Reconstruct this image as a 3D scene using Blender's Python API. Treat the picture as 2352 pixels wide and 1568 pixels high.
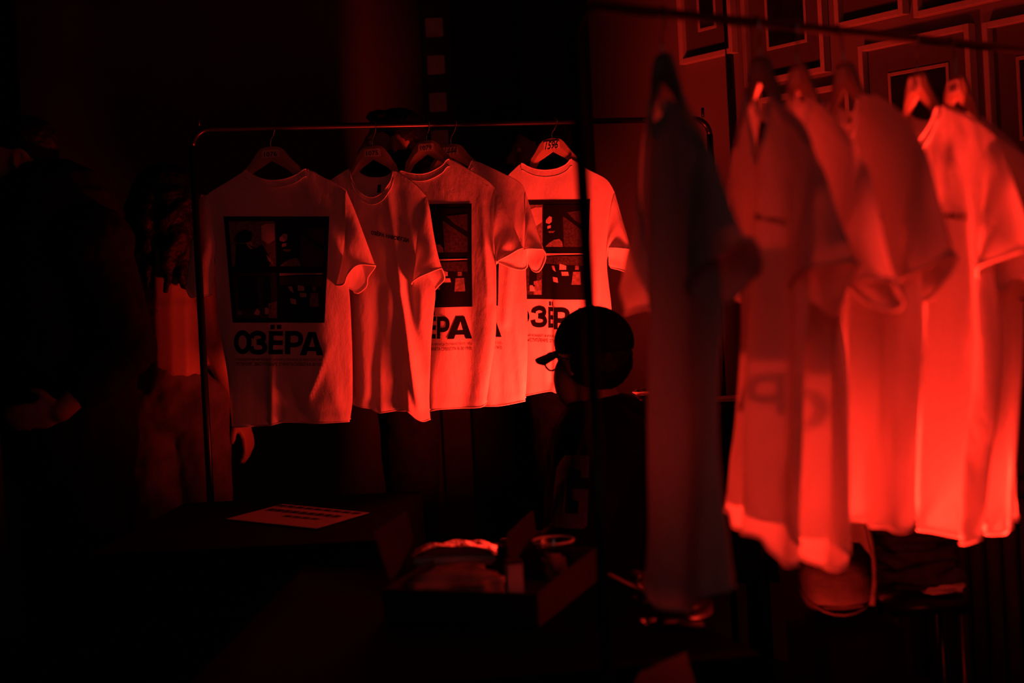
import bpy, bmesh, math, random
from mathutils import Vector, Matrix, noise
from mathutils.bvhtree import BVHTree

random.seed(7)
for o in list(bpy.data.objects):
    bpy.data.objects.remove(o)
SC = bpy.context.scene
COL = SC.collection

# ------------------------------------------------------------------ camera, world, lights, exposure
F = 3267.0; CX = 1176.0; CY = 600.0; TH = math.radians(2.95); CAMZ = 1.36
CT, ST = math.cos(TH), math.sin(TH)
cd = bpy.data.cameras.new('camera'); cam = bpy.data.objects.new('camera', cd); COL.objects.link(cam)
cd.sensor_fit = 'HORIZONTAL'; cd.sensor_width = 36.0; cd.lens = F * 36.0 / 2352.0
cd.shift_y = (CY - 784.0) / 2352.0
cd.clip_start = 0.05; cd.clip_end = 60
cd.dof.use_dof = True; cd.dof.focus_distance = 4.12; cd.dof.aperture_fstop = 2.4
cam.matrix_world = Matrix(((CT, ST, 0, 0), (0, 0, -1, 0), (-ST, CT, 0, CAMZ), (0, 0, 0, 1)))
SC.camera = cam

w = bpy.data.worlds.new('world'); SC.world = w; w.use_nodes = True
w.node_tree.nodes['Background'].inputs[0].default_value = (0.9, 0.35, 0.3, 1)
w.node_tree.nodes['Background'].inputs[1].default_value = 0.0012

UP3 = (0.60, 2.45, 0.46)      # added unseen lamp, strengthens light on the brightest shirts' hems
RED = (1.0, 0.024, 0.0115)


def area(name, loc, target, size, power, color, spread=math.pi):
    d = bpy.data.lights.new(name, 'AREA'); d.shape = 'DISK'; d.size = size; d.energy = power; d.color = color
    d.spread = spread
    o = bpy.data.objects.new(name, d); COL.objects.link(o); o.location = loc
    o.rotation_euler = (Vector(target) - Vector(loc)).to_track_quat('-Z', 'Y').to_euler()
    return o


UP1 = (0.20, 3.88, 0.755)      # uplight behind the seated man, in front of the far rack
UP2 = (0.48, 2.64, 0.45)      # uplight on the floor beyond the near rack
area('far_rack_uplight', UP1, (0.02, 4.2, 1.5), 0.19, 20.0, RED, math.radians(150))
area('near_rack_uplight', UP2, (0.78, 2.5, 1.2), 0.16, 36.0, RED, math.radians(105))
area('near_rack_hem_boost', UP3, (0.66, 2.50, 1.4), 0.12, 8.5, RED, math.radians(100))
area('camera_side_fill', (-0.4, -1.6, 2.3), (0.6, 2.2, 1.0), 1.2, 1.5, (1.0, 0.50, 0.45))  # added dim fill behind the camera, lifts the unlit shirt faces

vs = SC.view_settings
vs.view_transform = 'Standard'; vs.look = 'None'; vs.exposure = 0.0; vs.gamma = 1.0; vs.use_curve_mapping = False
SC.cycles.max_bounces = 8
SC.cycles.sample_clamp_indirect = 4.0
SC.cycles.use_denoising = True


# ------------------------------------------------------------------ pixel <-> world helpers
def ray(x, y):
    xc = (x - CX) / F; yc = (CY - y) / F
    return Vector((xc * CT + yc * ST, 1.0, -xc * ST + yc * CT))


def P(x, y, D):
    r = ray(x, y)
    return Vector((r.x * D, D, CAMZ + r.z * D))


def proj(p):
    u = p[0] / p[1]; v = (p[2] - CAMZ) / p[1]
    return CX + F * (u * CT - v * ST), CY - F * (u * ST + v * CT)


def at_z(x, y, z):
    r = ray(x, y); D = (z - CAMZ) / r.z
    return Vector((r.x * D, D, z))


# ------------------------------------------------------------------ materials
def mat(name, col, rough=0.6, metal=0.0, var=0.15, scale=30.0, bump=0.0, spec=0.4):
    m = bpy.data.materials.new(name); m.use_nodes = True
    nt = m.node_tree; b = nt.nodes['Principled BSDF']
    tc = nt.nodes.new('ShaderNodeTexCoord'); n = nt.nodes.new('ShaderNodeTexNoise')
    n.inputs['Scale'].default_value = scale; n.inputs['Detail'].default_value = 4
    nt.links.new(tc.outputs['Object'], n.inputs['Vector'])
    r = nt.nodes.new('ShaderNodeValToRGB')
    r.color_ramp.elements[0].color = (*[c * (1 - var) for c in col], 1)
    r.color_ramp.elements[1].color = (*[min(1, c * (1 + var)) for c in col], 1)
    r.color_ramp.elements[0].position = 0.3; r.color_ramp.elements[1].position = 0.7
    nt.links.new(n.outputs['Fac'], r.inputs['Fac']); nt.links.new(r.outputs['Color'], b.inputs['Base Color'])
    b.inputs['Roughness'].default_value = rough; b.inputs['Metallic'].default_value = metal
    b.inputs['Specular IOR Level'].default_value = spec
    if bump:
        bp = nt.nodes.new('ShaderNodeBump'); bp.inputs['Strength'].default_value = bump
        bp.inputs['Distance'].default_value = 0.01
        nt.links.new(n.outputs['Fac'], bp.inputs['Height']); nt.links.new(bp.outputs['Normal'], b.inputs['Normal'])
    return m


def cloth(name, col, trans, bump=0.35):
    m = bpy.data.materials.new(name); m.use_nodes = True
    nt = m.node_tree; nt.nodes.remove(nt.nodes['Principled BSDF']); out = nt.nodes['Material Output']
    d = nt.nodes.new('ShaderNodeBsdfDiffuse'); t = nt.nodes.new('ShaderNodeBsdfTranslucent'); mx = nt.nodes.new('ShaderNodeMixShader')
    d.inputs[0].default_value = (*col, 1); t.inputs[0].default_value = (*col, 1); mx.inputs[0].default_value = trans
    tc = nt.nodes.new('ShaderNodeTexCoord'); mp = nt.nodes.new('ShaderNodeMapping'); mp.inputs['Scale'].default_value = (1, 1, 0.45)
    n = nt.nodes.new('ShaderNodeTexNoise'); n.inputs['Scale'].default_value = 24; n.inputs['Detail'].default_value = 5
    n2 = nt.nodes.new('ShaderNodeTexNoise'); n2.inputs['Scale'].default_value = 420; n2.inputs['Detail'].default_value = 2
    nt.links.new(tc.outputs['Object'], mp.inputs[0]); nt.links.new(mp.outputs[0], n.inputs['Vector'])
    nt.links.new(tc.outputs['Object'], n2.inputs['Vector'])
    ad = nt.nodes.new('ShaderNodeMath'); ad.operation = 'MULTIPLY_ADD'; ad.inputs[1].default_value = 0.06
    nt.links.new(n2.outputs['Fac'], ad.inputs[0]); nt.links.new(n.outputs['Fac'], ad.inputs[2])
    bp = nt.nodes.new('ShaderNodeBump'); bp.inputs['Strength'].default_value = bump; bp.inputs['Distance'].default_value = 0.012
    nt.links.new(ad.outputs[0], bp.inputs['Height'])
    nt.links.new(bp.outputs[0], d.inputs['Normal']); nt.links.new(bp.outputs[0], t.inputs['Normal'])
    nt.links.new(d.outputs[0], mx.inputs[1]); nt.links.new(t.outputs[0], mx.inputs[2]); nt.links.new(mx.outputs[0], out.inputs[0])
    return m


M = {}
M['white'] = cloth('white_cotton', (0.80, 0.79, 0.77), 0.12)
M['thin'] = cloth('thin_white_cotton', (0.82, 0.81, 0.79), 0.30)
M['rib'] = cloth('white_rib', (0.80, 0.79, 0.77), 0.12, 0.5)
M['ink'] = mat('black_print_ink', (0.006, 0.006, 0.006), 0.75, spec=0.1)
M['ink1'] = mat('dark_print_ink', (0.05, 0.048, 0.045), 0.75, spec=0.1, var=0.5, scale=160)
M['ink2'] = mat('grey_print_ink', (0.20, 0.19, 0.18), 0.75, spec=0.1, var=0.4, scale=120)
M['ink3'] = mat('light_print_ink', (0.55, 0.54, 0.52), 0.75, spec=0.1)
M['wood'] = mat('hanger_wood', (0.42, 0.33, 0.24), 0.45, var=0.2, scale=14)
M['sticker'] = mat('paper_sticker', (0.62, 0.6, 0.56), 0.6, var=0.05)
M['wire'] = mat('steel_wire', (0.55, 0.55, 0.56), 0.25, 1.0, var=0.05)
M['black_metal'] = mat('black_powder_coat', (0.008, 0.008, 0.008), 0.32, 0.0, var=0.2, spec=0.35)
M['wall'] = mat('rough_plaster', (0.10, 0.098, 0.095), 0.9, var=0.12, scale=3, bump=0.3)
M['wall_light'] = mat('pale_plaster', (0.19, 0.185, 0.18), 0.9, var=0.08, scale=2.5, bump=0.15)
M['floor'] = mat('dark_concrete', (0.025, 0.024, 0.023), 0.7, var=0.3, scale=4)
M['dark_panel'] = mat('black_paint', (0.008, 0.008, 0.008), 0.7, spec=0.2)
M['strip'] = mat('strip_backing', (0.05, 0.05, 0.05), 0.7)
M['tile'] = mat('cream_tile', (0.55, 0.52, 0.48), 0.5)
M['frame'] = mat('white_frame_wood', (0.5, 0.48, 0.45), 0.5, var=0.06)
M['matboard'] = mat('grey_matboard', (0.12, 0.117, 0.112), 0.85, var=0.05)
M['picture'] = mat('dark_picture', (0.012, 0.012, 0.012), 0.5, var=0.8, scale=9)
M['tablecloth'] = mat('black_tablecloth', (0.006, 0.006, 0.006), 0.95, spec=0.05)
M['paper'] = mat('white_paper', (0.75, 0.74, 0.72), 0.7, var=0.03)
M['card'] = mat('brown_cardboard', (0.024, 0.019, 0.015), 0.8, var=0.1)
M['skin'] = mat('skin', (0.36, 0.24, 0.18), 0.5, var=0.06, scale=60)
M['skin_d'] = mat('skin_tan', (0.26, 0.17, 0.12), 0.5, var=0.06, scale=60)
M['hair'] = mat('black_hair', (0.006, 0.005, 0.005), 0.55, var=0.5, scale=90, bump=0.5, spec=0.2)
M['black_cloth'] = mat('black_fabric', (0.008, 0.008, 0.008), 0.9, var=0.3, bump=0.4, spec=0.1)
M['navy_cloth'] = mat('dark_jacket_fabric', (0.004, 0.004, 0.004), 0.85, var=0.3, bump=0.4, spec=0.15)
M['patch'] = mat('chenille_patch', (0.08, 0.078, 0.075), 0.95, var=0.15, scale=200, bump=0.5)
M['top'] = mat('pale_ribbed_top', (0.20, 0.185, 0.17), 0.9, var=0.06, scale=40, bump=0.3)
M['jeans'] = mat('worn_denim', (0.10, 0.09, 0.085), 0.9, var=0.35, scale=18, bump=0.4)
M['shoe'] = mat('dark_shoe_leather', (0.015, 0.015, 0.015), 0.5)
M['chrome'] = mat('dull_steel', (0.35, 0.37, 0.37), 0.4, 1.0)
M['bag'] = mat('black_soft_leather', (0.005, 0.0045, 0.0045), 0.8, var=0.3, bump=0.3, spec=0.1)
M['uph'] = mat('dark_red_upholstery', (0.004, 0.002, 0.002), 0.95, var=0.3, spec=0.1)
M['knit'] = mat('dark_knit', (0.05, 0.045, 0.042), 0.9, var=0.3, scale=40, bump=0.5)
M['radiator'] = mat('brown_painted_iron', (0.12, 0.10, 0.08), 0.6)
M['plaid'] = mat('patterned_fabric', (0.30, 0.26, 0.22), 0.9, var=0.6, scale=22)


def clear(name, tint=(1, 1, 1), gloss=0.08, rough=0.05):
    m = bpy.data.materials.new(name); m.use_nodes = True
    nt = m.node_tree; nt.nodes.remove(nt.nodes['Principled BSDF']); out = nt.nodes['Material Output']
    t = nt.nodes.new('ShaderNodeBsdfTransparent'); t.inputs[0].default_value = (*tint, 1)
    g = nt.nodes.new('ShaderNodeBsdfGlossy'); g.inputs['Roughness'].default_value = rough
    lw = nt.nodes.new('ShaderNodeLayerWeight'); lw.inputs['Blend'].default_value = 0.5
    pw = nt.nodes.new('ShaderNodeMath'); pw.operation = 'POWER'; pw.inputs[1].default_value = 5.0
    nt.links.new(lw.outputs['Facing'], pw.inputs[0])
    ad = nt.nodes.new('ShaderNodeMath'); ad.operation = 'ADD'; ad.inputs[1].default_value = gloss + 0.035; ad.use_clamp = True
    nt.links.new(pw.outputs[0], ad.inputs[0])
    mx = nt.nodes.new('ShaderNodeMixShader'); nt.links.new(ad.outputs[0], mx.inputs[0])
    nt.links.new(t.outputs[0], mx.inputs[1]); nt.links.new(g.outputs[0], mx.inputs[2]); nt.links.new(mx.outputs[0], out.inputs[0])
    return m


M['film'] = mat('glossy_plastic_film', (0.10, 0.09, 0.08), 0.10, var=0.1, spec=1.0)
M['film'].node_tree.nodes['Principled BSDF'].inputs['Coat Weight'].default_value = 1.0
M['film'].node_tree.nodes['Principled BSDF'].inputs['Coat IOR'].default_value = 1.8
M['pane'] = clear('picture_glass', (0.96, 0.96, 0.96), 0.0)
M['plastic'] = clear('clear_plastic', (0.85, 0.85, 0.85), 0.10, 0.15)
M['lens'] = clear('spectacle_lens', (0.9, 0.9, 0.9), 0.0)
m = bpy.data.materials.new('red_led_lens'); m.use_nodes = True
m.node_tree.nodes['Principled BSDF'].inputs['Emission Color'].default_value = (*RED, 1)
m.node_tree.nodes['Principled BSDF'].inputs['Emission Strength'].default_value = 0.5
M['led'] = m


# ------------------------------------------------------------------ object helpers
def root(name, loc, label, cat, group=None):
    o = bpy.data.objects.new(name, None); COL.objects.link(o); o.location = loc; o.empty_display_size = 0.05
    o['label'] = label; o['category'] = cat
    if group: o['group'] = group
    return o


def wloc(o):
    v = Vector(o.location)
    while o.parent: o = o.parent; v += Vector(o.location)
    return v


def obj(name, bm, material, parent=None, smooth=True, label=None, kind=None):
    """bm is in world coordinates; the object's origin is its parent's origin"""
    me = bpy.data.meshes.new(name)
    if parent is not None:
        off = wloc(parent); bmesh.ops.translate(bm, verts=bm.verts, vec=-off)
    bm.to_mesh(me); bm.free()
    for p in me.polygons: p.use_smooth = smooth
    for mm in (material if isinstance(material, (list, tuple)) else [material]): me.materials.append(mm)
    o = bpy.data.objects.new(name, me); COL.objects.link(o)
    if parent is not None: o.parent = parent
    if label: o['label'] = label
    if kind: o['kind'] = kind
    return o


def tag(o, label, cat, group=None):
    o['label'] = label; o['category'] = cat
    if group: o['group'] = group
    return o


def tube(bm, pts, r, seg=8, closed=False, caps=True):
    pts = [Vector(p) for p in pts]
    n = len(pts); rings = []
    up = Vector((0.13, 0.21, 0.97))
    for i, p in enumerate(pts):
        a = pts[(i - 1) % n] if (closed or i > 0) else p
        b = pts[(i + 1) % n] if (closed or i < n - 1) else p
        t = (b - a)
        if t.length < 1e-9: t = Vector((0, 0, 1))
        t.normalize()
        s = t.cross(up)
        if s.length < 1e-3: s = t.cross(Vector((1, 0, 0)))
        s.normalize(); q = s.cross(t); rr = r[i] if isinstance(r, (list, tuple)) else r
        rings.append([bm.verts.new(p + (s * math.cos(k * 2 * math.pi / seg) + q * math.sin(k * 2 * math.pi / seg)) * rr) for k in range(seg)])
    for i in range(n if closed else n - 1):
        A, B = rings[i], rings[(i + 1) % n]
        for k in range(seg):
            bm.faces.new((A[k], A[(k + 1) % seg], B[(k + 1) % seg], B[k]))
    if caps and not closed:
        bm.faces.new(rings[0][::-1]); bm.faces.new(rings[-1])


def box(bm, c, half, M3=None, bev=0.0):
    m = Matrix.Translation(c)
    if M3 is not None: m = m @ M3.to_4x4()
    r = bmesh.ops.create_cube(bm, size=2.0, matrix=m @ Matrix.Diagonal((*half, 1)))
    if bev:
        es = list({e for v in r['verts'] for e in v.link_edges})
        bmesh.ops.bevel(bm, geom=es, offset=bev, segments=2, affect='EDGES', clamp_overlap=True)


def ell(bm, c, rad, M3=None, sub=3):
    m = Matrix.Translation(c)
    if M3 is not None: m = m @ M3.to_4x4()
    return bmesh.ops.create_icosphere(bm, subdivisions=sub, radius=1.0, matrix=m @ Matrix.Diagonal((*rad, 1)))['verts']


def capsule(bm, p0, p1, r0, r1):
    p0, p1 = Vector(p0), Vector(p1); d = p1 - p0; L = d.length; d.normalize()
    pts = []; rs = []
    for k in range(5):
        a = math.pi / 2 * (1 - k / 4); pts.append(p0 - d * r0 * math.sin(a)); rs.append(max(1e-4, r0 * math.cos(a)))
    pts.append(p0 + d * L * 0.5); rs.append((r0 + r1) / 2)
    for k in range(5):
        a = math.pi / 2 * k / 4; pts.append(p1 + d * r1 * math.sin(a)); rs.append(max(1e-4, r1 * math.cos(a)))
    tube(bm, pts, rs, 14)


def chain(bm, pts, rs):
    for i in range(len(pts) - 1): capsule(bm, pts[i], pts[i + 1], rs[i], rs[i + 1])


def poly_prism(bm, pts, vec):
    """pts: 3D polygon; extruded along vec"""
    a = [bm.verts.new(p) for p in pts]; b = [bm.verts.new(Vector(p) + vec) for p in pts]
    bm.faces.new(a); bm.faces.new(b[::-1])
    n = len(pts)
    for i in range(n): bm.faces.new((a[i], b[i], b[(i + 1) % n], a[(i + 1) % n]))
    bmesh.ops.recalc_face_normals(bm, faces=bm.faces)


def lerp_poly(pts, t):
    """point at normalised arc length t"""
    L = [0.0]
    for i in range(1, len(pts)): L.append(L[-1] + math.dist(pts[i], pts[i - 1]))
    s = t * L[-1]
    for i in range(1, len(pts)):
        if s <= L[i] or i == len(pts) - 1:
            k = 0 if L[i] == L[i - 1] else (s - L[i - 1]) / (L[i] - L[i - 1])
            return tuple(a + (b - a) * k for a, b in zip(pts[i - 1], pts[i]))


def smooth_poly(pts, n=6):
    """Catmull-Rom through pts"""
    if len(pts) < 3: return list(pts)
    q = [pts[0]] + list(pts) + [pts[-1]]; out = []
    for i in range(1, len(q) - 2):
        for k in range(n):
            t = k / n
            out.append(tuple(0.5 * (2 * b + (c - a) * t + (2 * a - 5 * b + 4 * c - d) * t * t + (3 * b - a - 3 * c + d) * t ** 3)
                             for a, b, c, d in zip(q[i - 1], q[i], q[i + 1], q[i + 2])))
    out.append(tuple(pts[-1])); return out


def interp(tab, x):
    """tab sorted list of (x, y)"""
    if x <= tab[0][0]: return tab[0][1]
    for i in range(1, len(tab)):
        if x <= tab[i][0]:
            a, b = tab[i - 1], tab[i]
            return a[1] + (b[1] - a[1]) * ((x - a[0]) / max(1e-9, b[0] - a[0]))
    return tab[-1][1]


# ------------------------------------------------------------------ lettering as flat meshes
def glyphs(text, bold=0.0, shear=0.0, spacing=1.0):
    """2D mesh of a text, normalised: width and height to 0..1 (y up); returns bm and aspect"""
    c = bpy.data.curves.new('text', 'FONT'); c.body = text; c.offset = bold; c.shear = shear; c.resolution_u = 3
    c.space_character = spacing
    o = bpy.data.objects.new('text', c); COL.objects.link(o)
    me = o.to_mesh(); bm = bmesh.new(); bm.from_mesh(me); o.to_mesh_clear()
    bpy.data.objects.remove(o); bpy.data.curves.remove(c)
    xs = [v.co.x for v in bm.verts]; ys = [v.co.y for v in bm.verts]
    x0, x1, y0, y1 = min(xs), max(xs), min(ys), max(ys)
    for v in bm.verts: v.co = Vector(((v.co.x - x0) / (x1 - x0), (v.co.y - y0) / (y1 - y0), 0))
    return bm


def strip2(bm, pts, wd, n=4):
    pts = smooth_poly(pts, n); L = len(pts); rows = []
    for i, p in enumerate(pts):
        a, b = pts[max(0, i - 1)], pts[min(L - 1, i + 1)]; dx, dy = b[0] - a[0], b[1] - a[1]; q = math.hypot(dx, dy) or 1
        nx, ny = -dy / q * wd[0] / 2, dx / q * wd[1] / 2
        rows.append((bm.verts.new((p[0] + nx, p[1] + ny, 0)), bm.verts.new((p[0] - nx, p[1] - ny, 0))))
    for i in range(L - 1): bm.faces.new((rows[i][0], rows[i][1], rows[i + 1][1], rows[i + 1][0]))


def quad2(bm, *p): bm.faces.new([bm.verts.new((x, y, 0)) for x, y in p])


def bold(ch):
    bm = bmesh.new()
    if ch == 'О':
        o = []; N = 40
        for k in range(N):
            a = 2 * math.pi * k / N; c_, s_ = math.cos(a), math.sin(a)
            o.append((bm.verts.new((.5 + .5 * c_, .5 + .5 * s_, 0)), bm.verts.new((.5 + .235 * c_, .5 + .29 * s_, 0))))
        for k in range(N): bm.faces.new((o[k][0], o[(k + 1) % N][0], o[(k + 1) % N][1], o[k][1]))
    elif ch == 'З':
        w_ = (.27, .2)
        strip2(bm, [(.14, .68), (.20, .82), (.46, .90), (.74, .83), (.80, .71), (.72, .59), (.42, .535)], w_)
        strip2(bm, [(.42, .515), (.74, .46), (.86, .29), (.74, .14), (.46, .10), (.20, .16), (.12, .34)], w_)
    elif ch == 'Р':
        quad2(bm, (0, 0), (.29, 0), (.29, 1), (0, 1))
        strip2(bm, [(.29, .90), (.58, .90), (.80, .82), (.86, .65), (.80, .48), (.58, .40), (.29, .40)], (.28, .20))
    elif ch == 'А':
        quad2(bm, (0, 0), (.28, 0), (.52, .80), (.52, 1), (.34, 1)); quad2(bm, (1, 0), (.72, 0), (.52, .80), (.52, 1), (.66, 1))
        quad2(bm, (.2, .18), (.8, .18), (.74, .36), (.26, .36))
    else:
        quad2(bm, (0, 0), (.34, 0), (.34, 1), (0, 1))
        for y in (0, .4, .8): quad2(bm, (.34, y), (1, y), (1, y + .2), (.34, y + .2))
        if ch == 'Ё':
            for a in (.12, .58): quad2(bm, (a, 1.08), (a + .30, 1.08), (a + .30, 1.27), (a, 1.27))
    bmesh.ops.triangulate(bm, faces=[f for f in bm.faces if len(f.verts) > 4])
    cuts(bm, 8, 8); return bm


def cuts(bm, nx, ny):
    for k in range(1, nx):
        bmesh.ops.bisect_plane(bm, geom=bm.verts[:] + bm.edges[:] + bm.faces[:], plane_co=(k / nx, 0, 0), plane_no=(1, 0, 0))
    for k in range(1, ny):
        bmesh.ops.bisect_plane(bm, geom=bm.verts[:] + bm.edges[:] + bm.faces[:], plane_co=(0, k / ny, 0), plane_no=(0, 1, 0))


def quad_px(q, x, y):
    """unit (x right, y down) inside pixel quad TL TR BR BL"""
    (ax, ay), (bx, by), (cx, cy), (dx, dy) = q
    tx, ty = ax + (bx - ax) * x, ay + (by - ay) * x
    ux, uy = dx + (cx - dx) * x, dy + (cy - dy) * x
    return tx + (ux - tx) * y, ty + (uy - ty) * y


# ------------------------------------------------------------------ garment rails
BR0 = P(440, 297, 3.97); BR1 = P(1628, 270, 4.47); BR0.z = BR1.z = 1.775
FR0 = P(1530, 27, 2.02); FR1 = P(2110, 91, 2.41); FR0.z = FR1.z = 1.70
FRD = (FR1 - FR0)


def on_rail(a, b, x):
    lo, hi = -1.0, 2.0
    for _ in range(50):
        mid = (lo + hi) / 2
        if proj(a + (b - a) * mid)[0] < x: lo = mid
        else: hi = mid
    return a + (b - a) * lo


# ------------------------------------------------------------------ T-shirts
class Shirt:
    def __init__(s, c):
        s.c = c; psi = math.radians(c['psi'])
        s.e = Vector((math.cos(psi), math.sin(psi), 0)); s.n = Vector((math.sin(psi), -math.cos(psi), 0))
        s.O = on_rail(*c['rail'], c['railx']); s.th = c.get('thick', 0.02)
        f = lambda key, alt=None: [s.un(*p) for p in c.get(key, alt)]
        L = sorted(((z, x) for x, z in f('L'))); R = sorted(((z, x) for x, z in f('R')))
        s.L = s.sm(L); s.R = s.sm(R)
        s.Tn = s.ucurve(f('Tn')); s.Tf = s.ucurve(f('Tf', c['Tn']))
        s.Bn = s.ucurve(f('Bn')); s.Bf = s.ucurve(f('Bf', c['Bn']))
        s.folds = []
        for pts, wpx, amp in c.get('folds', []):
            q = [s.un(*p) for p in pts]
            wm = abs(s.un(pts[0][0] + wpx, pts[0][1])[0] - q[0][0])
            s.folds.append((q, wm, amp))
        rnd = random.Random(c['seed']); s.rf = [(rnd.uniform(2.0, 6.5), rnd.uniform(0, 6.28), rnd.uniform(-1.2, 1.2), rnd.uniform(0.4, 1)) for _ in range(5)]
        s.amp = c.get('amp', 0.006)

    def sm(s, t):
        q = smooth_poly(t, 5); return sorted(q)

    def un(s, x, y):
        d = ray(x, y); C = Vector((0, 0, CAMZ))
        k = (s.O - C).dot(s.n) / d.dot(s.n); p = C + d * k
        return (p - s.O).dot(s.e), p.z

    def uof(s, sx, z):
        a = interp(s.L, z); b = interp(s.R, z); return (sx - a) / (b - a)

    def ucurve(s, pts):
        q = [(s.uof(a, z), z) for a, z in pts]
        q[0] = (0.0, q[0][1]); q[-1] = (1.0, q[-1][1])
        for i in range(1, len(q)):
            if q[i][0] <= q[i - 1][0]: q[i] = (q[i - 1][0] + 0.004, q[i][1])
        return smooth_poly(q, 5)

    def T(s, u, near): return interp(s.Tn if near else s.Tf, u)
    def B(s, u, near): return interp(s.Bn if near else s.Bf, u)

    def off(s, sx, z, near):
        if not near and s.c.get('flat'):
            u = min(1, max(0, s.uof(sx, z)))
            return s.off(sx, z, True) - 0.005 * max(0.0, math.sin(math.pi * u)) ** 0.55
        u = min(1, max(0, s.uof(sx, z))); t = s.T(u, near); b = s.B(u, near)
        v = min(1, max(0, (z - t) / (b - t)))
        env = max(0.0, math.sin(math.pi * u)) ** 0.55
        wd = s.th * env * (0.45 + 0.75 * v)
        fo = 0.0
        for k, ph, sl, a in s.rf: fo += a * math.sin(k * math.pi * u + ph + sl * v * 2 + (0 if near else 2.1))
        fo *= s.amp * env * min(1, v * 1.4 + 0.08)
        fo += 0.0016 * noise.noise(Vector((sx * 22, z * 12, s.c['seed'] * 3.1 + (0 if near else 9)))) * env
        if near:
            for q, wm, amp in s.folds:
                best = 1e9; tt = 0
                for i in range(len(q) - 1):
                    ax, az = q[i]; bx, bz = q[i + 1]; dx, dz = bx - ax, bz - az
                    k = min(1, max(0, ((sx - ax) * dx + (z - az) * dz) / (dx * dx + dz * dz + 1e-12)))
                    dd = math.hypot(sx - ax - dx * k, z - az - dz * k)
                    if dd < best: best = dd; tt = (i + k) / (len(q) - 1)
                g = math.exp(-(best / wm) ** 2)
                fo += amp * g * min(1, 0.25 + tt * 1.4) * env
        o = wd + fo if near else -wd + fo * 0.7
        if near: o = max(o, -0.004)
        else: o = min(o, -0.003 if env > 0.3 else 0)
        return o

    def pt(s, sx, z, o):
        p = s.O + s.e * sx + s.n * o; return Vector((p.x, p.y, z))

    def uv(s, u, v, near, extra=0.0):
        z = s.T(u, near) + (s.B(u, near) - s.T(u, near)) * v
        a = interp(s.L, z); b = interp(s.R, z); sx = a + (b - a) * u
        hb = 0.0012 * (1 if v > 0.965 else 0)
        o = s.off(sx, z, near); o += (hb + extra) * (1 if near else -1)
        return s.pt(sx, z, o)

    def on(s, x, y, near, extra):
        sx, z = s.un(x, y); o = s.off(sx, z, near) + (extra if near else -extra)
        return s.pt(sx, z, o)


def panel(sh, near, nu=56, nv=64):
    bm = bmesh.new(); g = []
    for j in range(nv + 1):
        v = j / nv
        g.append([bm.verts.new(sh.uv(i / nu, v, near)) for i in range(nu + 1)])
    for j in range(nv):
        for i in range(nu):
            bm.faces.new((g[j][i], g[j][i + 1], g[j + 1][i + 1], g[j + 1][i]))
    tube(bm, [g[nv][i].co.copy() for i in range(nu + 1)], sh.c.get('hem', 0.0021), 6)
    return bm


def collar(sh, near):
    key = 'Tn' if near else 'Tf'
    pts = sh.c.get(key, sh.c['Tn']); a, b = sh.c['neck']
    ua = sh.uof(*sh.un(*a)); ub = sh.uof(*sh.un(*b))
    bm = bmesh.new(); rows = []; N = 26
    W = 0.019
    for k in range(4):
        rows.append([])
        for i in range(N + 1):
            u = ua + (ub - ua) * i / N
            z = sh.T(u, near) + (0.002 if k == 0 else 0) - W * k / 3
            lo = interp(sh.L, z); hi = interp(sh.R, z); sx = lo + (hi - lo) * u
            o = sh.off(sx, z, near) + (0.0026 if near else -0.0026)
            rows[-1].append(bm.verts.new(sh.pt(sx, z, o)))
    for k in range(3):
        for i in range(N): bm.faces.new((rows[k][i], rows[k][i + 1], rows[k + 1][i + 1], rows[k + 1][i]))
    tube(bm, [v.co.copy() for v in rows[0]], 0.0016, 6)
    tube(bm, [v.co.copy() for v in rows[3]], 0.0012, 6)
    return bm


def sleeve(sh, d, nb=22, na=18):
    un = lambda L: smooth_poly([sh.un(*p) for p in L], 5)
    arm, outer, near, far = un(d['arm']), un(d['outer']), un(d['near']), un(d.get('far', d['near']))
    h = d.get('h', 0.022); rnd = random.Random(sh.c['seed'] * 7 + 1); ph = rnd.uniform(0, 6)
    bm = bmesh.new()
    for side, cuff in ((1, near), (-1, far)):
        g = []
        for j in range(nb + 1):
            b = j / nb; row = []
            for i in range(na + 1):
                a = i / na
                A = lerp_poly(arm, a); Cc = lerp_poly(cuff, a)
                sx = A[0] + (Cc[0] - A[0]) * b; z = A[1] + (Cc[1] - A[1]) * b
                # follow the traced outer edge near a = 0
                Oe = lerp_poly(outer, b); st = (arm[0][0] + (cuff[0][0] - arm[0][0]) * b, arm[0][1] + (cuff[0][1] - arm[0][1]) * b)
                k = (1 - a) ** 2
                sx += (Oe[0] - st[0]) * k; z += (Oe[1] - st[1]) * k
                env = max(0, math.sin(math.pi * a)) ** 0.55
                o = side * h * env * (0.45 + 0.75 * b)
                o += 0.005 * env * b * math.sin(7 * a + ph + 2.5 * b) + 0.003 * env * math.sin(9 * b + 5 * a + ph) + d.get('push', 0.0) * b
                if b > 0.93: o += side * 0.001
                row.append(bm.verts.new(sh.pt(sx, z, o)))
            g.append(row)
        for j in range(nb):
            for i in range(na): bm.faces.new((g[j][i], g[j][i + 1], g[j + 1][i + 1], g[j + 1][i]))
        tube(bm, [v.co.copy() for v in g[nb]], sh.c.get('hem', 0.0021), 6)
    return bm


def lay(sh, bm, q, near, extra, mirror=False):
    for v in bm.verts:
        x = 1 - v.co.x if mirror else v.co.x
        v.co = sh.on(*quad_px(q, x, 1 - v.co.y), near, extra)
    return bm


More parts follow.
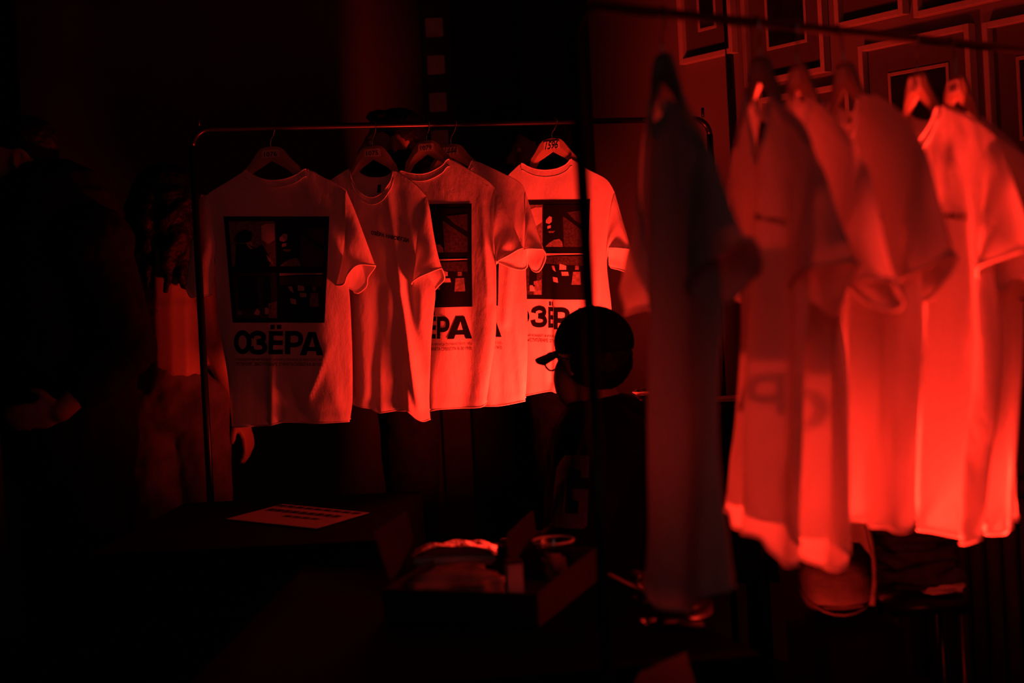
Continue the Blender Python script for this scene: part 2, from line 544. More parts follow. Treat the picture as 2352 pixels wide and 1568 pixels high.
PHOTO = [  # x0,y0,x1,y1,tone then patches (tone, polygon) in panel units, y down
    ((.045, .045, .49, .47, 2), [
        (3, [(.36, .09), (.41, .07), (.485, .07), (.485, .22), (.42, .26), (.36, .22)]),
        (0, [(.08, .22), (.13, .15), (.2, .12), (.27, .15), (.26, .22), (.2, .25), (.12, .25)]),
        (0, [(.1, .26), (.22, .26), (.3, .3), (.36, .26), (.4, .33), (.45, .42), (.42, .47), (.08, .47)]),
        (3, [(.2, .25), (.26, .24), (.28, .3), (.24, .31)]), (3, [(.4, .36), (.44, .4), (.47, .46), (.42, .42)])]),
    ((.515, .045, .96, .47, 0), [
        (3, [(.53, .2), (.57, .16), (.6, .17), (.6, .22), (.57, .24), (.53, .23)]),
        (3, [(.55, .26), (.59, .25), (.59, .28), (.55, .29)]), (2, [(.56, .31), (.64, .31), (.62, .33), (.57, .33)]),
        (1, [(.72, .16), (.96, .33), (.96, .47), (.74, .47)]), (1, [(.76, .12), (.96, .1), (.96, .27), (.84, .2)]),
        (2, [(.525, .47), (.57, .43), (.63, .40), (.69, .39), (.72, .42), (.73, .47)])]),
    ((.045, .53, .49, .955, 1), [
        (0, [(.1, .56), (.3, .56), (.3, .87), (.08, .87)]), (0, [(.36, .56), (.43, .56), (.43, .87), (.35, .87)]),
        (3, [(.24, .92), (.28, .86), (.31, .9), (.29, .93)]), (3, [(.36, .86), (.39, .86), (.42, .92), (.36, .92)]),
        (2, [(.06, .9), (.1, .89), (.12, .92), (.07, .93)]), (2, [(.4, .82), (.485, .8), (.485, .955), (.4, .955)])]),
    ((.515, .53, .96, .955, 0), [
        (3, [(.52, .535), (.955, .535), (.955, .545), (.7, .55), (.52, .56)]), (1, [(.52, .565), (.955, .56), (.955, .66), (.52, .64)]),
        (3, [(.6, .66), (.64, .66), (.66, .72), (.62, .7)]), (3, [(.7, .64), (.77, .66), (.77, .7), (.7, .7)]),
        (3, [(.72, .72), (.79, .72), (.8, .76), (.73, .76)]), (3, [(.62, .77), (.68, .78), (.69, .83), (.63, .82)]),
        (2, [(.84, .72), (.92, .72), (.93, .85), (.83, .85)]), (2, [(.86, .66), (.9, .66), (.9, .7), (.86, .7)])]),
]
LINE1 = 'МОСКВА СОЛЬНЫЙ КОНЦЕРТ 24 МАРТА ПЯТНИЦА ДК КРИСТАЛЛ 19:00'
LINE2 = 'ПЕТЕРБУРГ. ВЫСТУПЛЕНИЕ 27 МАРТА СУББОТА К-30 19:00'


def grid_bm(x0, y0, x1, y1, nx, ny):
    bm = bmesh.new()
    g = [[bm.verts.new((x0 + (x1 - x0) * i / nx, y0 + (y1 - y0) * j / ny, 0)) for i in range(nx + 1)] for j in range(ny + 1)]
    for j in range(ny):
        for i in range(nx): bm.faces.new((g[j][i], g[j][i + 1], g[j + 1][i + 1], g[j + 1][i]))
    return bm


def backprint(sh, r, near, quad, letters=(), lines=None, mirror=False, photos=True):
    pan = obj('photo_print', lay(sh, grid_bm(0, 0, 1, 1, 26, 26), quad, near, 0.0014, mirror), M['ink'], r, label='black rectangular print of four photographs')
    if photos:
        for (x0, y0, x1, y1, tone), pats in PHOTO:
            bm = grid_bm(x0, 1 - y1, x1, 1 - y0, 12, 12)
            obj('photograph', lay(sh, bm, quad, near, 0.0022, mirror), M[('ink', 'ink1', 'ink2', 'ink3')[tone]], pan)
            for tone2, pg in pats:
                bm = bmesh.new(); bm.faces.new([bm.verts.new((x, 1 - y, 0)) for x, y in pg])
                bmesh.ops.triangulate(bm, faces=bm.faces[:])
                for k in range(1, 26):
                    bmesh.ops.bisect_plane(bm, geom=bm.verts[:] + bm.edges[:] + bm.faces[:], plane_co=(k / 26, 0, 0), plane_no=(1, 0, 0))
                obj('photo_detail', lay(sh, bm, quad, near, 0.003, mirror), M[('ink', 'ink1', 'ink2', 'ink3')[tone2]], pan)
    for ch, x0, x1, y0, y1 in letters:
        q = ((x0, y0), (x1, y0), (x1, y1), (x0, y1))
        bm = bold(ch)
        obj('printed_letter', lay(sh, bm, q, near, 0.0018, mirror), M['ink'], r)
    if lines:
        for k, (txt, q) in enumerate(lines):
            bm = glyphs(txt, 0.008); cuts(bm, 30, 1)
            obj('printed_caption', lay(sh, bm, q, near, 0.0018, mirror), M['ink1'], r)


def hanger(sh, c, label, number, hand=False):
    """flat wooden hanger in the plane of its shirt"""
    hs, hz = sh.un(*c['cap'])
    k = c.get('hscale', 1.0)
    up = [(0, 0), (.022, -.002), (.036, -.010), (.05, -.028), (.066, -.046), (.09, -.066), (.13, -.088), (.17, -.108), (.195, -.122)]
    lo = [(.19, -.138), (.13, -.112), (.088, -.092), (.045, -.068), (0, -.042)]
    def lim(x, z, sgn, d):
        sx = hs + x * sgn * k
        if x > 0.05:
            zz_ = hz - .1 * k
            edge = (interp(sh.R, zz_) if sgn > 0 else interp(sh.L, zz_)) - hs
            ext = abs(edge) * .93
            if ext < .195 * k: sx = hs + sgn * (.05 * k + (x - .05) * (ext - .05 * k) / .145)
        u = sh.uof(sx, hz + z * k)
        if x > 0.086 and 0.0 < u < 1.0: z = min(z * k + hz, min(sh.T(u, True), sh.T(u, False)) - d)
        else: z = hz + z * k
        return sx, z
    un_, ln_ = smooth_poly(up, 3), lo
    right = [lim(x, z, 1, .006) for x, z in un_] + [lim(x, z, 1, .022) for x, z in ln_]
    left = [lim(x, z, -1, .006) for x, z in un_[1:]] + [lim(x, z, -1, .022) for x, z in ln_[:-1]]
    th = 0.0055
    nU = len(un_); nL = len(ln_)
    r = root('coat_hanger', sh.pt(hs, hz, 0), label, 'hanger', c['hgroup'])
    bm = bmesh.new()
    R_u = right[:nU]; R_l = right[nU:][::-1]; L_u = [right[0]] + left[:nU - 1]; L_l = [right[-1]] + left[nU - 1:][::-1]
    N = 24
    for U_, L_ in ((R_u, R_l), (L_u, L_l)):
        rows = []
        for i in range(N + 1):
            t = i / N; a = lerp_poly(U_, t); b = lerp_poly(L_, t); tt = th * (1 - 0.45 * t)
            m_ = ((a[0] + b[0]) / 2, (a[1] + b[1]) / 2)
            rows.append([bm.verts.new(sh.pt(a[0], a[1] - .001, tt * .6)), bm.verts.new(sh.pt(m_[0], m_[1], tt)), bm.verts.new(sh.pt(b[0], b[1] + .001, tt * .6)),
                         bm.verts.new(sh.pt(b[0], b[1] + .001, -tt * .6)), bm.verts.new(sh.pt(m_[0], m_[1], -tt)), bm.verts.new(sh.pt(a[0], a[1] - .001, -tt * .6))])
        for i in range(N):
            for q in range(6): bm.faces.new((rows[i][q], rows[i][(q + 1) % 6], rows[i + 1][(q + 1) % 6], rows[i + 1][q]))
        bm.faces.new(rows[N])
    bmesh.ops.recalc_face_normals(bm, faces=bm.faces)
    body = obj('hanger_body', bm, M['wood'], r, smooth=False)
    # wire hook over the rail
    a, b = c['rail']; rz = a.z; rr = (0.009 if c['group'] == GB else 0.0078) + 0.003
    H = rz - hz; pth = [(hs, hz - .004), (hs, hz + H * .3)]
    sg = c.get('hooks', 1)
    pth += [(hs + (0 - hs) * .5 + sg * rr * .7, hz + H * .62), (sg * rr * 1.0, rz)]
    for q in range(1, 9): pth.append((sg * rr * math.cos(q * math.pi / 8 * 1.1), rz + rr * math.sin(q * math.pi / 8 * 1.1)))
    bm = bmesh.new(); tube(bm, [sh.pt(x, z, 0) for x, z in smooth_poly(pth, 3)], 0.0015, 8)
    obj('wire_hook', bm, M['wire'], r)
    # number sticker
    sw, shh = 0.030 * k, 0.020 * k; z1 = hz - 0.010 * k
    bm = bmesh.new(); of = th + 0.0007
    pts = [(-.85, 0), (.85, 0), (1, -.2), (1, -1), (-1, -1), (-1, -.2)]
    bm.faces.new([bm.verts.new(sh.pt(hs + x * sw * .88, z1 + y * shh * 1.15, of)) for x, y in pts])
    st = obj('number_label', bm, M['sticker'], body, smooth=False)
    st.parent = body
    if number:
        bm = glyphs(number, 0.0 if hand else 0.02, 0.35 if hand else 0.0, 0.92 if hand else 1.05)
        wq, hq = sw * (0.62 if not hand else 0.74), shh * (0.44 if not hand else 0.74)
        zc = z1 - shh * 0.62
        for v in bm.verts:
            x, y = v.co.x - .5, v.co.y - .5
            zz = zc + y * 2 * hq * 0.75 + (0.10 * x * shh if hand else 0)
            v.co = sh.pt(hs + x * 2 * wq, zz, of + 0.0008)
        obj('number_digits', bm, M['ink'], body, smooth=False)
    return r


def build_shirt(c):
    sh = Shirt(c)
    base = sh.pt(sh.un(*c['cap'])[0], min(z for _, z in [sh.un(*p) for p in c['Bn']]), 0)
    r = root('t_shirt', base, c['label'], 't-shirt', c['group'])
    fv = c['view'] == 'front'; cm = M['white'] if c['group'] == GB else M['thin']
    obj('front_panel' if fv else 'back_panel', panel(sh, True), cm, r)
    obj('back_panel' if fv else 'front_panel', panel(sh, False), cm, r)
    for near in (True, False):
        obj('collar', collar(sh, near), M['rib'], r)
    for d in c['sleeves']:
        obj('sleeve', sleeve(sh, d), cm, r)
    if 'tagpx' in c:
        bm = lay(sh, grid_bm(0, 0, 1, 1, 3, 4), c['tagpx'], False, -0.0016)
        obj('neck_tag', bm, M['ink'], r, label='black neck tag')
    if 'print' in c: backprint(sh, r, **c['print'])
    if 'chest' in c:
        bm = glyphs('ОЗЁРА НАВСЕГДА', 0.03); cuts(bm, 30, 1)
        obj('chest_lettering', lay(sh, bm, c['chest'], True, 0.0018), M['ink'], r)
    hanger(sh, c, c['hlabel'], c.get('number'), c.get('hand', False))
    return sh


BACK = (BR0, BR1); FRONT = (FR0, FR1)
GB, GF = 't-shirts on the far rack', 't-shirts on the near rack'
HB, HF = 'hangers on the far rack', 'hangers on the near rack'


def caps(x0, x1, y, s=0.0):
    h = 8
    return [(LINE1, ((x0, y), (x1, y + s), (x1, y + h + s), (x0, y + h))), (LINE2, ((x0, y + h + 2.5), (x1, y + h + 2.5 + s), (x1, y + 2 * h + 2.5 + s), (x0, y + 2 * h + 2.5)))]


SHIRTS = [
    dict(label='white t-shirt with number 1076 on its hanger, first at the post of the far rack', group=GB, hlabel='dim wooden hanger at the post end, printed number 1076', hgroup=HB,
         number='1076', rail=BACK, railx=622, cap=(622, 336), psi=-9, seed=1, view='back', thick=0.022, amp=0.0045,
         neck=((563, 394), (706, 390)),
         Tn=[(478, 444), (520, 420), (563, 394), (573, 397), (600, 411), (629, 416), (660, 412), (685, 402), (706, 390), (740, 406), (772, 421), (797, 438)],
         Tf=[(478, 444), (520, 420), (563, 394), (580, 418), (630, 440), (680, 418), (706, 390), (740, 406), (772, 421), (797, 438)],
         L=[(478, 444), (486, 500), (492, 560), (496, 676), (504, 753), (522, 855), (530, 940), (533, 979)],
         R=[(797, 438), (800, 500), (795, 590), (803, 676), (806, 727), (809, 804), (810, 906), (806, 952), (803, 967)],
         Bn=[(532, 979), (586, 977), (632, 972), (662, 966), (726, 968), (803, 967)],
         Bf=[(532, 973), (620, 964), (700, 960), (803, 962)],
         sleeves=[dict(arm=[(480, 446), (488, 500), (494, 560)], outer=[(480, 446), (462, 452), (453, 470), (440, 555), (426, 655)], near=[(426, 655), (448, 682), (488, 675)], h=0.02),
                  dict(arm=[(793, 437), (795, 520), (789, 595)], outer=[(795, 437), (813, 478), (838, 545), (862, 610)],
                       near=[(862, 610), (828, 608), (808, 630), (797, 652), (770, 654)], far=[(862, 610), (838, 636), (834, 659), (813, 675), (801, 664), (770, 654)], h=0.03)],
         folds=[([(632, 800), (632, 976)], 11, .016), ([(548, 860), (542, 978)], 14, .014), ([(762, 790), (745, 840), (718, 905)], 8, .009),
                ([(700, 700), (700, 940)], 34, .012), ([(592, 860), (588, 978)], 14, -.012), ([(668, 880), (690, 945)], 14, -.014),
                ([(700, 935), (795, 945)], 8, -.006), ([(497, 470), (508, 720)], 10, -.012), ([(770, 880), (790, 960)], 14, .01)],
         print=dict(near=True, quad=((516, 497), (759, 497), (751, 740), (539, 740)),
                    letters=[('О', 542, 583, 757, 812), ('З', 577, 620, 758, 813), ('Ё', 623, 655, 759, 812), ('Р', 660, 702, 759, 812), ('А', 695, 750, 761, 814)],
                    lines=caps(547, 749, 820))),
    dict(label='white t-shirt facing out, small lettering across its chest, on the far rack', group=GB, hlabel='shaded wooden hanger holding the chest-lettered shirt', hgroup=HB,
         number='1075', rail=BACK, railx=855, cap=(856, 334), psi=-18, seed=2, view='front', thick=0.022, amp=0.006,
         neck=((805, 389), (906, 393)),
         Tn=[(759, 414), (780, 401), (805, 389), (811, 414), (830, 442), (858, 455), (885, 442), (902, 414), (906, 393), (930, 405), (956, 424), (979, 450)],
         Tf=[(759, 414), (780, 401), (805, 389), (828, 402), (850, 409), (880, 407), (906, 393), (930, 405), (956, 424), (979, 450)],
         L=[(759, 414), (775, 500), (796, 600), (805, 720), (810, 850), (811, 926)],
         R=[(979, 450), (975, 560), (985, 630), (1000, 665), (996, 720), (991, 778), (988, 850), (986, 919), (989, 962)],
         Bn=[(811, 926), (858, 934), (876, 944), (910, 941), (940, 938), (962, 958), (976, 966), (989, 962)],
         Bf=[(811, 929), (858, 934), (900, 930), (989, 940)],
         sleeves=[dict(arm=[(960, 436), (957, 540), (953, 640)], outer=[(979, 450), (987, 476), (1002, 562), (1017, 616)],
                       near=[(1017, 616), (975, 634), (949, 652)], far=[(1017, 616), (1018, 640), (1002, 655), (976, 678), (949, 652)], h=0.022, push=0.01),
                  dict(arm=[(762, 416), (772, 500), (790, 590)], outer=[(759, 414), (748, 480), (742, 590)], near=[(742, 600), (765, 630), (790, 625)])],
         folds=[([(893, 425), (915, 560), (940, 760), (970, 930)], 9, .020), ([(858, 560), (858, 900)], 16, .010), ([(918, 440), (945, 640), (972, 840)], 13, -.012),
                ([(816, 560), (818, 700), (820, 930)], 26, .050), ([(880, 760), (884, 940)], 12, .014), ([(935, 840), (948, 938)], 9, .012)],
         tagpx=((865, 424), (873, 424), (871, 442), (863, 442)),
         chest=((857, 527), (944, 546), (942, 558), (857, 540))),
    dict(label='white back-printed t-shirt with number 1079 on its hanger', group=GB, hlabel='wooden hanger with printed number 1079', hgroup=HB,
         number='1079', rail=BACK, railx=978, cap=(980, 322), psi=-25, seed=3, view='back', thick=0.014, amp=0.004,
         neck=((921, 394), (1035, 367)),
         Tn=[(868, 432), (895, 410), (921, 394), (940, 398), (960, 401), (980, 400), (1000, 393), (1020, 381), (1035, 367), (1075, 388), (1119, 414), (1137, 432)],
         Tf=[(868, 432), (895, 410), (921, 394), (945, 412), (975, 420), (1005, 404), (1035, 367), (1075, 388), (1119, 414), (1137, 432)],
         L=[(868, 432), (872, 600), (880, 800), (882, 940)],
         R=[(1137, 432), (1138, 490), (1138, 580), (1140, 625), (1140, 713), (1138, 777), (1127, 853), (1117, 927)],
         Bn=[(882, 942), (987, 941), (1017, 937), (1053, 936), (1105, 934), (1117, 927)],
         Bf=[(882, 932), (987, 929), (1060, 926), (1117, 921)],
         sleeves=[dict(arm=[(1133, 432), (1136, 500), (1138, 612)], outer=[(1137, 432), (1150, 455), (1170, 496), (1201, 569)],
                       near=[(1201, 569), (1172, 586), (1143, 602)], far=[(1201, 569), (1203, 610), (1188, 620), (1164, 613), (1143, 602)], h=0.016),
                  dict(arm=[(870, 434), (872, 540), (876, 600)], outer=[(868, 432), (855, 480), (842, 590)], near=[(842, 595), (860, 612), (878, 612)], h=0.012)],
         folds=[([(1108, 450), (1118, 560), (1128, 680)], 8, .011), ([(1128, 520), (1134, 700)], 8, -.008), ([(1060, 760), (1045, 920)], 24, .008),
                ([(1000, 780), (1000, 930)], 16, .010)],
         print=dict(near=True, quad=((857, 471), (1085, 467), (1085, 704), (877, 706)),
                    letters=[('О', 890, 930, 726, 778), ('З', 930, 975, 726, 778), ('Ё', 980, 1010, 726, 776), ('Р', 1013, 1041, 726, 776), ('А', 1036, 1085, 726, 777)],
                    lines=caps(900, 1085, 785))),
    dict(label='white t-shirt squeezed behind the one numbered 1079, hanger marked 1444', group=GB, hlabel='hanger tucked behind another, slanted handwritten number 1444', hgroup=HB,
         number='1444', hand=True, rail=BACK, railx=1040, cap=(1036, 330), psi=-25, seed=4, view='back', thick=0.013, amp=0.004,
         neck=((985, 398), (1089, 370)),
         Tn=[(930, 445), (955, 420), (985, 398), (1010, 408), (1036, 412), (1065, 402), (1080, 386), (1089, 370), (1125, 384), (1164, 402), (1194, 419), (1207, 440)],
         Tf=[(930, 445), (955, 420), (985, 398), (1010, 420), (1036, 430), (1065, 414), (1080, 390), (1089, 370), (1125, 384), (1164, 402), (1194, 419), (1207, 440)],
         L=[(930, 445), (935, 600), (938, 800), (942, 932)],
         R=[(1207, 440), (1209, 520), (1208, 622), (1210, 682), (1212, 751), (1211, 841), (1207, 917)],
         Bn=[(942, 936), (1060, 934), (1119, 931), (1155, 930), (1207, 920)],
         Bf=[(942, 926), (1060, 924), (1155, 920), (1207, 912)],
         sleeves=[dict(arm=[(1202, 440), (1206, 520), (1206, 610)], outer=[(1207, 440), (1224, 496), (1247, 572)],
                       near=[(1247, 576), (1222, 571), (1200, 575)], far=[(1247, 576), (1250, 595), (1239, 619), (1227, 626), (1212, 616), (1200, 575)], h=0.016),
                  dict(arm=[(932, 447), (935, 540), (938, 600)], outer=[(930, 445), (915, 500), (905, 590)], near=[(905, 595), (920, 612), (938, 612)], h=0.012)],
         folds=[([(1192, 450), (1180, 560), (1165, 740)], 9, .009), ([(1185, 700), (1200, 900)], 9, .009), ([(1150, 720), (1150, 920)], 14, -.008)],
         print=dict(near=True, quad=((928, 474), (1152, 464), (1149, 701), (944, 706)), photos=False,
                    letters=[('Р', 1070, 1106, 722, 772), ('А', 1108, 1156, 722, 773)], lines=caps(970, 1157, 783))),
    dict(label='white back-printed t-shirt with hanger number 1596, behind the black front post', group=GB, hlabel='wooden hanger alone at the doorway side, handwritten number 1596', hgroup=HB,
         number='1596', hand=True, rail=BACK, railx=1271, cap=(1268, 317), psi=-25, seed=5, view='back', thick=0.022, amp=0.005,
         neck=((1200, 376), (1317, 367)),
         Tn=[(1152, 432), (1168, 404), (1182, 390), (1200, 376), (1215, 383), (1235, 390), (1260, 392), (1285, 388), (1305, 378), (1317, 367), (1349, 388), (1394, 412), (1412, 442)],
         Tf=[(1152, 432), (1168, 404), (1182, 390), (1200, 376), (1215, 396), (1235, 408), (1260, 412), (1285, 404), (1305, 386), (1317, 367), (1349, 388), (1394, 412), (1412, 442)],
         L=[(1152, 432), (1166, 560), (1172, 760), (1178, 912)],
         R=[(1412, 442), (1400, 520), (1394, 600), (1398, 650), (1404, 700), (1406, 760), (1404, 890)],
         Bn=[(1178, 914), (1207, 908), (1240, 901), (1275, 895), (1290, 899), (1350, 892), (1404, 886)],
         Bf=[(1178, 905), (1240, 893), (1290, 889), (1404, 878)],
         sleeves=[dict(arm=[(1408, 440), (1398, 520), (1392, 612)], outer=[(1412, 442), (1430, 505), (1450, 572)],
                       near=[(1450, 577), (1425, 570), (1396, 568)], far=[(1450, 577), (1447, 602), (1441, 627), (1415, 620), (1395, 613), (1393, 590), (1396, 568)], h=0.022),
                  dict(arm=[(1154, 434), (1162, 520), (1168, 580)], outer=[(1152, 432), (1138, 490), (1128, 570)], near=[(1128, 575), (1145, 596), (1168, 596)], h=0.014)],
         folds=[([(1270, 560), (1271, 760), (1272, 880)], 6, -.014), ([(1398, 470), (1375, 600), (1365, 700)], 8, .010), ([(1385, 450), (1388, 560), (1378, 700)], 9, -.010),
                ([(1230, 760), (1225, 900)], 20, .008)],
         print=dict(near=True, quad=((1146, 461), (1358, 459), (1350, 688), (1152, 685)),
                    letters=[('О', 1174, 1223, 702, 750), ('З', 1226, 1262, 702, 751), ('Ё', 1264, 1276, 705, 752), ('Р', 1279, 1315, 706, 755), ('А', 1317, 1362, 708, 757)],
                    lines=caps(1176, 1360, 762, 10))),
    # ---------------- near rack
    dict(label='dark unlit white t-shirt hanging alone, nearest on the near rack', group=GF, hlabel='dark hanger of the lone nearest t-shirt', hgroup=HF, hem=0.0026,
         rail=FRONT, railx=1524, cap=(1521, 120), psi=-78, seed=6, view='front', thick=0.020, amp=0.007, hscale=1.0,
         neck=((1500, 232), (1558, 228)),
         Tn=[(1482, 290), (1490, 262), (1500, 232), (1510, 262), (1522, 285), (1538, 275), (1550, 250), (1558, 228), (1580, 262), (1604, 298), (1625, 335)],
         Tf=[(1482, 290), (1490, 262), (1500, 232), (1520, 245), (1540, 243), (1558, 228), (1580, 262), (1604, 298), (1625, 335)],
         L=[(1482, 290), (1474, 400), (1476, 520), (1488, 650), (1500, 786), (1503, 1000), (1501, 1172), (1494, 1320)],
         R=[(1625, 335), (1640, 480), (1655, 640), (1660, 745), (1652, 807), (1645, 952), (1654, 1129), (1670, 1250), (1680, 1350)],
         Bn=[(1494, 1320), (1528, 1345), (1555, 1387), (1590, 1402), (1615, 1407), (1630, 1375), (1680, 1355)],
         Bf=[(1494, 1318), (1530, 1322), (1600, 1340), (1680, 1350)],
         folds=[([(1530, 300), (1532, 800), (1530, 1330)], 16, .018), ([(1585, 420), (1590, 900), (1585, 1390)], 24, -.014), ([(1640, 700), (1648, 1340)], 12, .016)],
         sleeves=[dict(arm=[(1484, 292), (1482, 440), (1490, 610)], outer=[(1482, 290), (1473, 352), (1463, 489), (1445, 590), (1432, 655)], near=[(1432, 655), (1457, 716), (1494, 704)], h=0.016),
                  dict(arm=[(1618, 330), (1598, 450), (1590, 600)], outer=[(1625, 335), (1645, 373), (1678, 477), (1707, 535), (1724, 547)],
                       near=[(1724, 547), (1690, 580), (1649, 605), (1620, 648), (1595, 679)], far=[(1724, 547), (1700, 620), (1666, 650), (1640, 695), (1595, 679)], h=0.022)]),
    dict(label='white t-shirt with a dark chest print, second on the near rack', group=GF, hlabel='dark hanger with black neck tag hanging below it', hgroup=HF, hem=0.0026,
         rail=FRONT, railx=1738, cap=(1745, 128), psi=-80, seed=7, flat=True, view='front', thick=0.018, amp=0.006,
         neck=((1722, 215), (1786, 215)),
         Tn=[(1688, 330), (1707, 257), (1722, 215), (1730, 262), (1744, 322), (1758, 350), (1770, 325), (1780, 265), (1786, 215), (1800, 238), (1848, 282), (1873, 352)],
         Tf=[(1688, 330), (1707, 257), (1722, 215), (1740, 250), (1765, 255), (1786, 215), (1800, 238), (1848, 282), (1873, 352)],
         L=[(1688, 330), (1676, 420), (1688, 560), (1703, 691), (1703, 815), (1693, 973), (1683, 1056), (1674, 1166)],
         R=[(1873, 352), (1870, 450), (1860, 600), (1857, 737), (1848, 807), (1844, 1014), (1836, 1180), (1837, 1254), (1835, 1297)],
         Bn=[(1674, 1166), (1699, 1176), (1708, 1212), (1774, 1224), (1787, 1267), (1809, 1297), (1835, 1297)],
         Bf=[(1674, 1160), (1720, 1168), (1774, 1190), (1835, 1250)],
         folds=[([(1768, 360), (1772, 700), (1772, 1224)], 18, .022), ([(1812, 380), (1812, 800), (1810, 1270)], 26, -.018), ([(1730, 700), (1720, 1180)], 20, -.008)],
         sleeves=[dict(arm=[(1690, 332), (1678, 420), (1694, 590)], outer=[(1688, 330), (1672, 430), (1660, 560), (1656, 640)], near=[(1656, 645), (1680, 655), (1707, 691)], h=0.014),
                  dict(arm=[(1866, 350), (1850, 480), (1846, 650)], outer=[(1873, 352), (1898, 406), (1923, 489), (1952, 572), (1960, 597)],
                       near=[(1960, 600), (1890, 618), (1835, 642), (1815, 660)], far=[(1960, 600), (1915, 668), (1905, 700), (1873, 728), (1836, 692), (1815, 660)], h=0.02)],
         tagpx=((1752, 272), (1768, 280), (1756, 340), (1742, 338)),
         chest=((1767, 484), (1812, 502), (1810, 521), (1766, 503)),
         print=dict(near=False, quad=((1704, 560), (1838, 580), (1836, 838), (1704, 815)), mirror=True, photos=False,
                    letters=[('А', 1708, 1768, 858, 950), ('Р', 1771, 1799, 858, 955), ('Ё', 1802, 1816, 862, 958), ('З', 1819, 1829, 865, 960), ('О', 1830, 1840, 868, 962)])),
    dict(label='white t-shirt half covered by the second one, faint letter showing through', group=GF, hlabel='dark hanger just right of the tagged one', hgroup=HF, hem=0.0026,
         rail=FRONT, railx=1826, cap=(1832, 145), psi=-82, seed=8, flat=True, view='front', thick=0.016, amp=0.006,
         neck=((1822, 215), (1868, 225)),
         Tn=[(1795, 300), (1808, 250), (1822, 215), (1830, 255), (1845, 290), (1858, 265), (1868, 225), (1890, 240), (1919, 265), (1960, 323)],
         Tf=[(1795, 300), (1808, 250), (1822, 215), (1845, 240), (1868, 225), (1890, 240), (1919, 265), (1960, 323)],
         L=[(1795, 300), (1800, 420), (1830, 600), (1853, 740), (1855, 850), (1850, 1000), (1845, 1150), (1839, 1250)],
         R=[(1960, 323), (1955, 450), (1940, 600), (1934, 724), (1947, 849), (1950, 973), (1952, 1139), (1954, 1194), (1951, 1275), (1947, 1300)],
         Bn=[(1839, 1250), (1868, 1248), (1874, 1262), (1884, 1284), (1904, 1301), (1934, 1309), (1947, 1300)],
         Bf=[(1839, 1225), (1880, 1235), (1947, 1270)],
         folds=[([(1868, 560), (1868, 900), (1866, 1250)], 13, .018), ([(1905, 420), (1905, 1280)], 20, -.010)],
         sleeves=[dict(arm=[(1953, 323), (1945, 450), (1936, 630)], outer=[(1960, 323), (1981, 365), (2002, 414), (2018, 518), (2045, 640)],
                       near=[(2048, 650), (2018, 646), (1960, 643), (1935, 655)], far=[(2048, 650), (2050, 690), (2010, 718), (1965, 695), (1935, 655)], h=0.02),
                  dict(arm=[(1797, 302), (1800, 420), (1812, 540)], outer=[(1795, 300), (1788, 420), (1785, 560)], near=[(1785, 570), (1800, 590), (1815, 590)], h=0.012)],
         print=dict(near=False, quad=((1854, 650), (1930, 660), (1930, 868), (1853, 858)), mirror=True, photos=False,
                    letters=[('О', 1852, 1900, 894, 992)])),
    dict(label='white t-shirt with open dark neck and wide lit sleeve, fourth on the near rack', group=GF, hlabel='broad dark hanger above the open-necked t-shirt', hgroup=HF, hem=0.0026,
         rail=FRONT, railx=1922, cap=(1938, 142), psi=-83, seed=9, view='front', thick=0.018, amp=0.007,
         neck=((1900, 232), (1987, 222)),
         Tn=[(1875, 300), (1888, 262), (1900, 232), (1915, 275), (1942, 305), (1968, 290), (1980, 255), (1987, 222), (2005, 219), (2060, 257), (2105, 307)],
         Tf=[(1875, 300), (1888, 262), (1900, 232), (1918, 252), (1942, 262), (1968, 250), (1987, 222), (2005, 219), (2060, 257), (2105, 307)],
         L=[(1875, 300), (1890, 480), (1930, 700), (1952, 850), (1953, 1000), (1955, 1100), (1957, 1185)],
         R=[(2105, 307), (2115, 450), (2112, 600), (2118, 662), (2122, 766), (2114, 890), (2105, 1014), (2102, 1118), (2101, 1189), (2099, 1215)],
         Bn=[(1957, 1185), (2011, 1194), (2030, 1206), (2060, 1208), (2088, 1220), (2099, 1213)],
         Bf=[(1957, 1150), (2000, 1155), (2050, 1170), (2099, 1200)],
         folds=[([(1990, 380), (1984, 800), (1980, 1190)], 16, .020), ([(2040, 420), (2035, 1190)], 22, -.012), ([(2085, 700), (2080, 1200)], 14, .010)],
         sleeves=[dict(arm=[(2100, 308), (2090, 450), (2085, 600)], outer=[(2105, 307), (2130, 356), (2155, 456), (2168, 518), (2184, 580)],
                       near=[(2184, 580), (2159, 612), (2113, 641), (2060, 679)], far=[(2184, 580), (2150, 640), (2100, 690), (2060, 690)], h=0.02),
                  dict(arm=[(1877, 302), (1882, 420), (1900, 540)], outer=[(1875, 300), (1868, 420), (1868, 560)], near=[(1868, 570), (1880, 590), (1905, 600)], h=0.012)],
         tagpx=((1940, 272), (1952, 274), (1951, 288), (1940, 287)),
         chest=((2010, 478), (2044, 488), (2044, 506), (2010, 498))),
    dict(label='brightest white t-shirt, round neck open, on the near rack under the red-lit hanger', group=GF, hlabel='brightly lit wooden hanger with handwritten number label', hgroup=HF, hem=0.0026,
         number='1081', hand=True, rail=FRONT, railx=2103, cap=(2107, 164), psi=-84, seed=10, view='front', thick=0.018, amp=0.009,
         neck=((2064, 257), (2168, 245)),
         Tn=[(2045, 300), (2055, 275), (2064, 257), (2080, 300), (2105, 325), (2126, 322), (2150, 290), (2168, 245), (2190, 252), (2250, 282), (2280, 308)],
         Tf=[(2045, 300), (2055, 275), (2064, 257), (2090, 275), (2120, 282), (2150, 265), (2168, 245), (2190, 252), (2250, 282), (2280, 308)],
         L=[(2045, 300), (2070, 480), (2108, 650), (2118, 760), (2113, 900), (2105, 1050), (2100, 1185)],
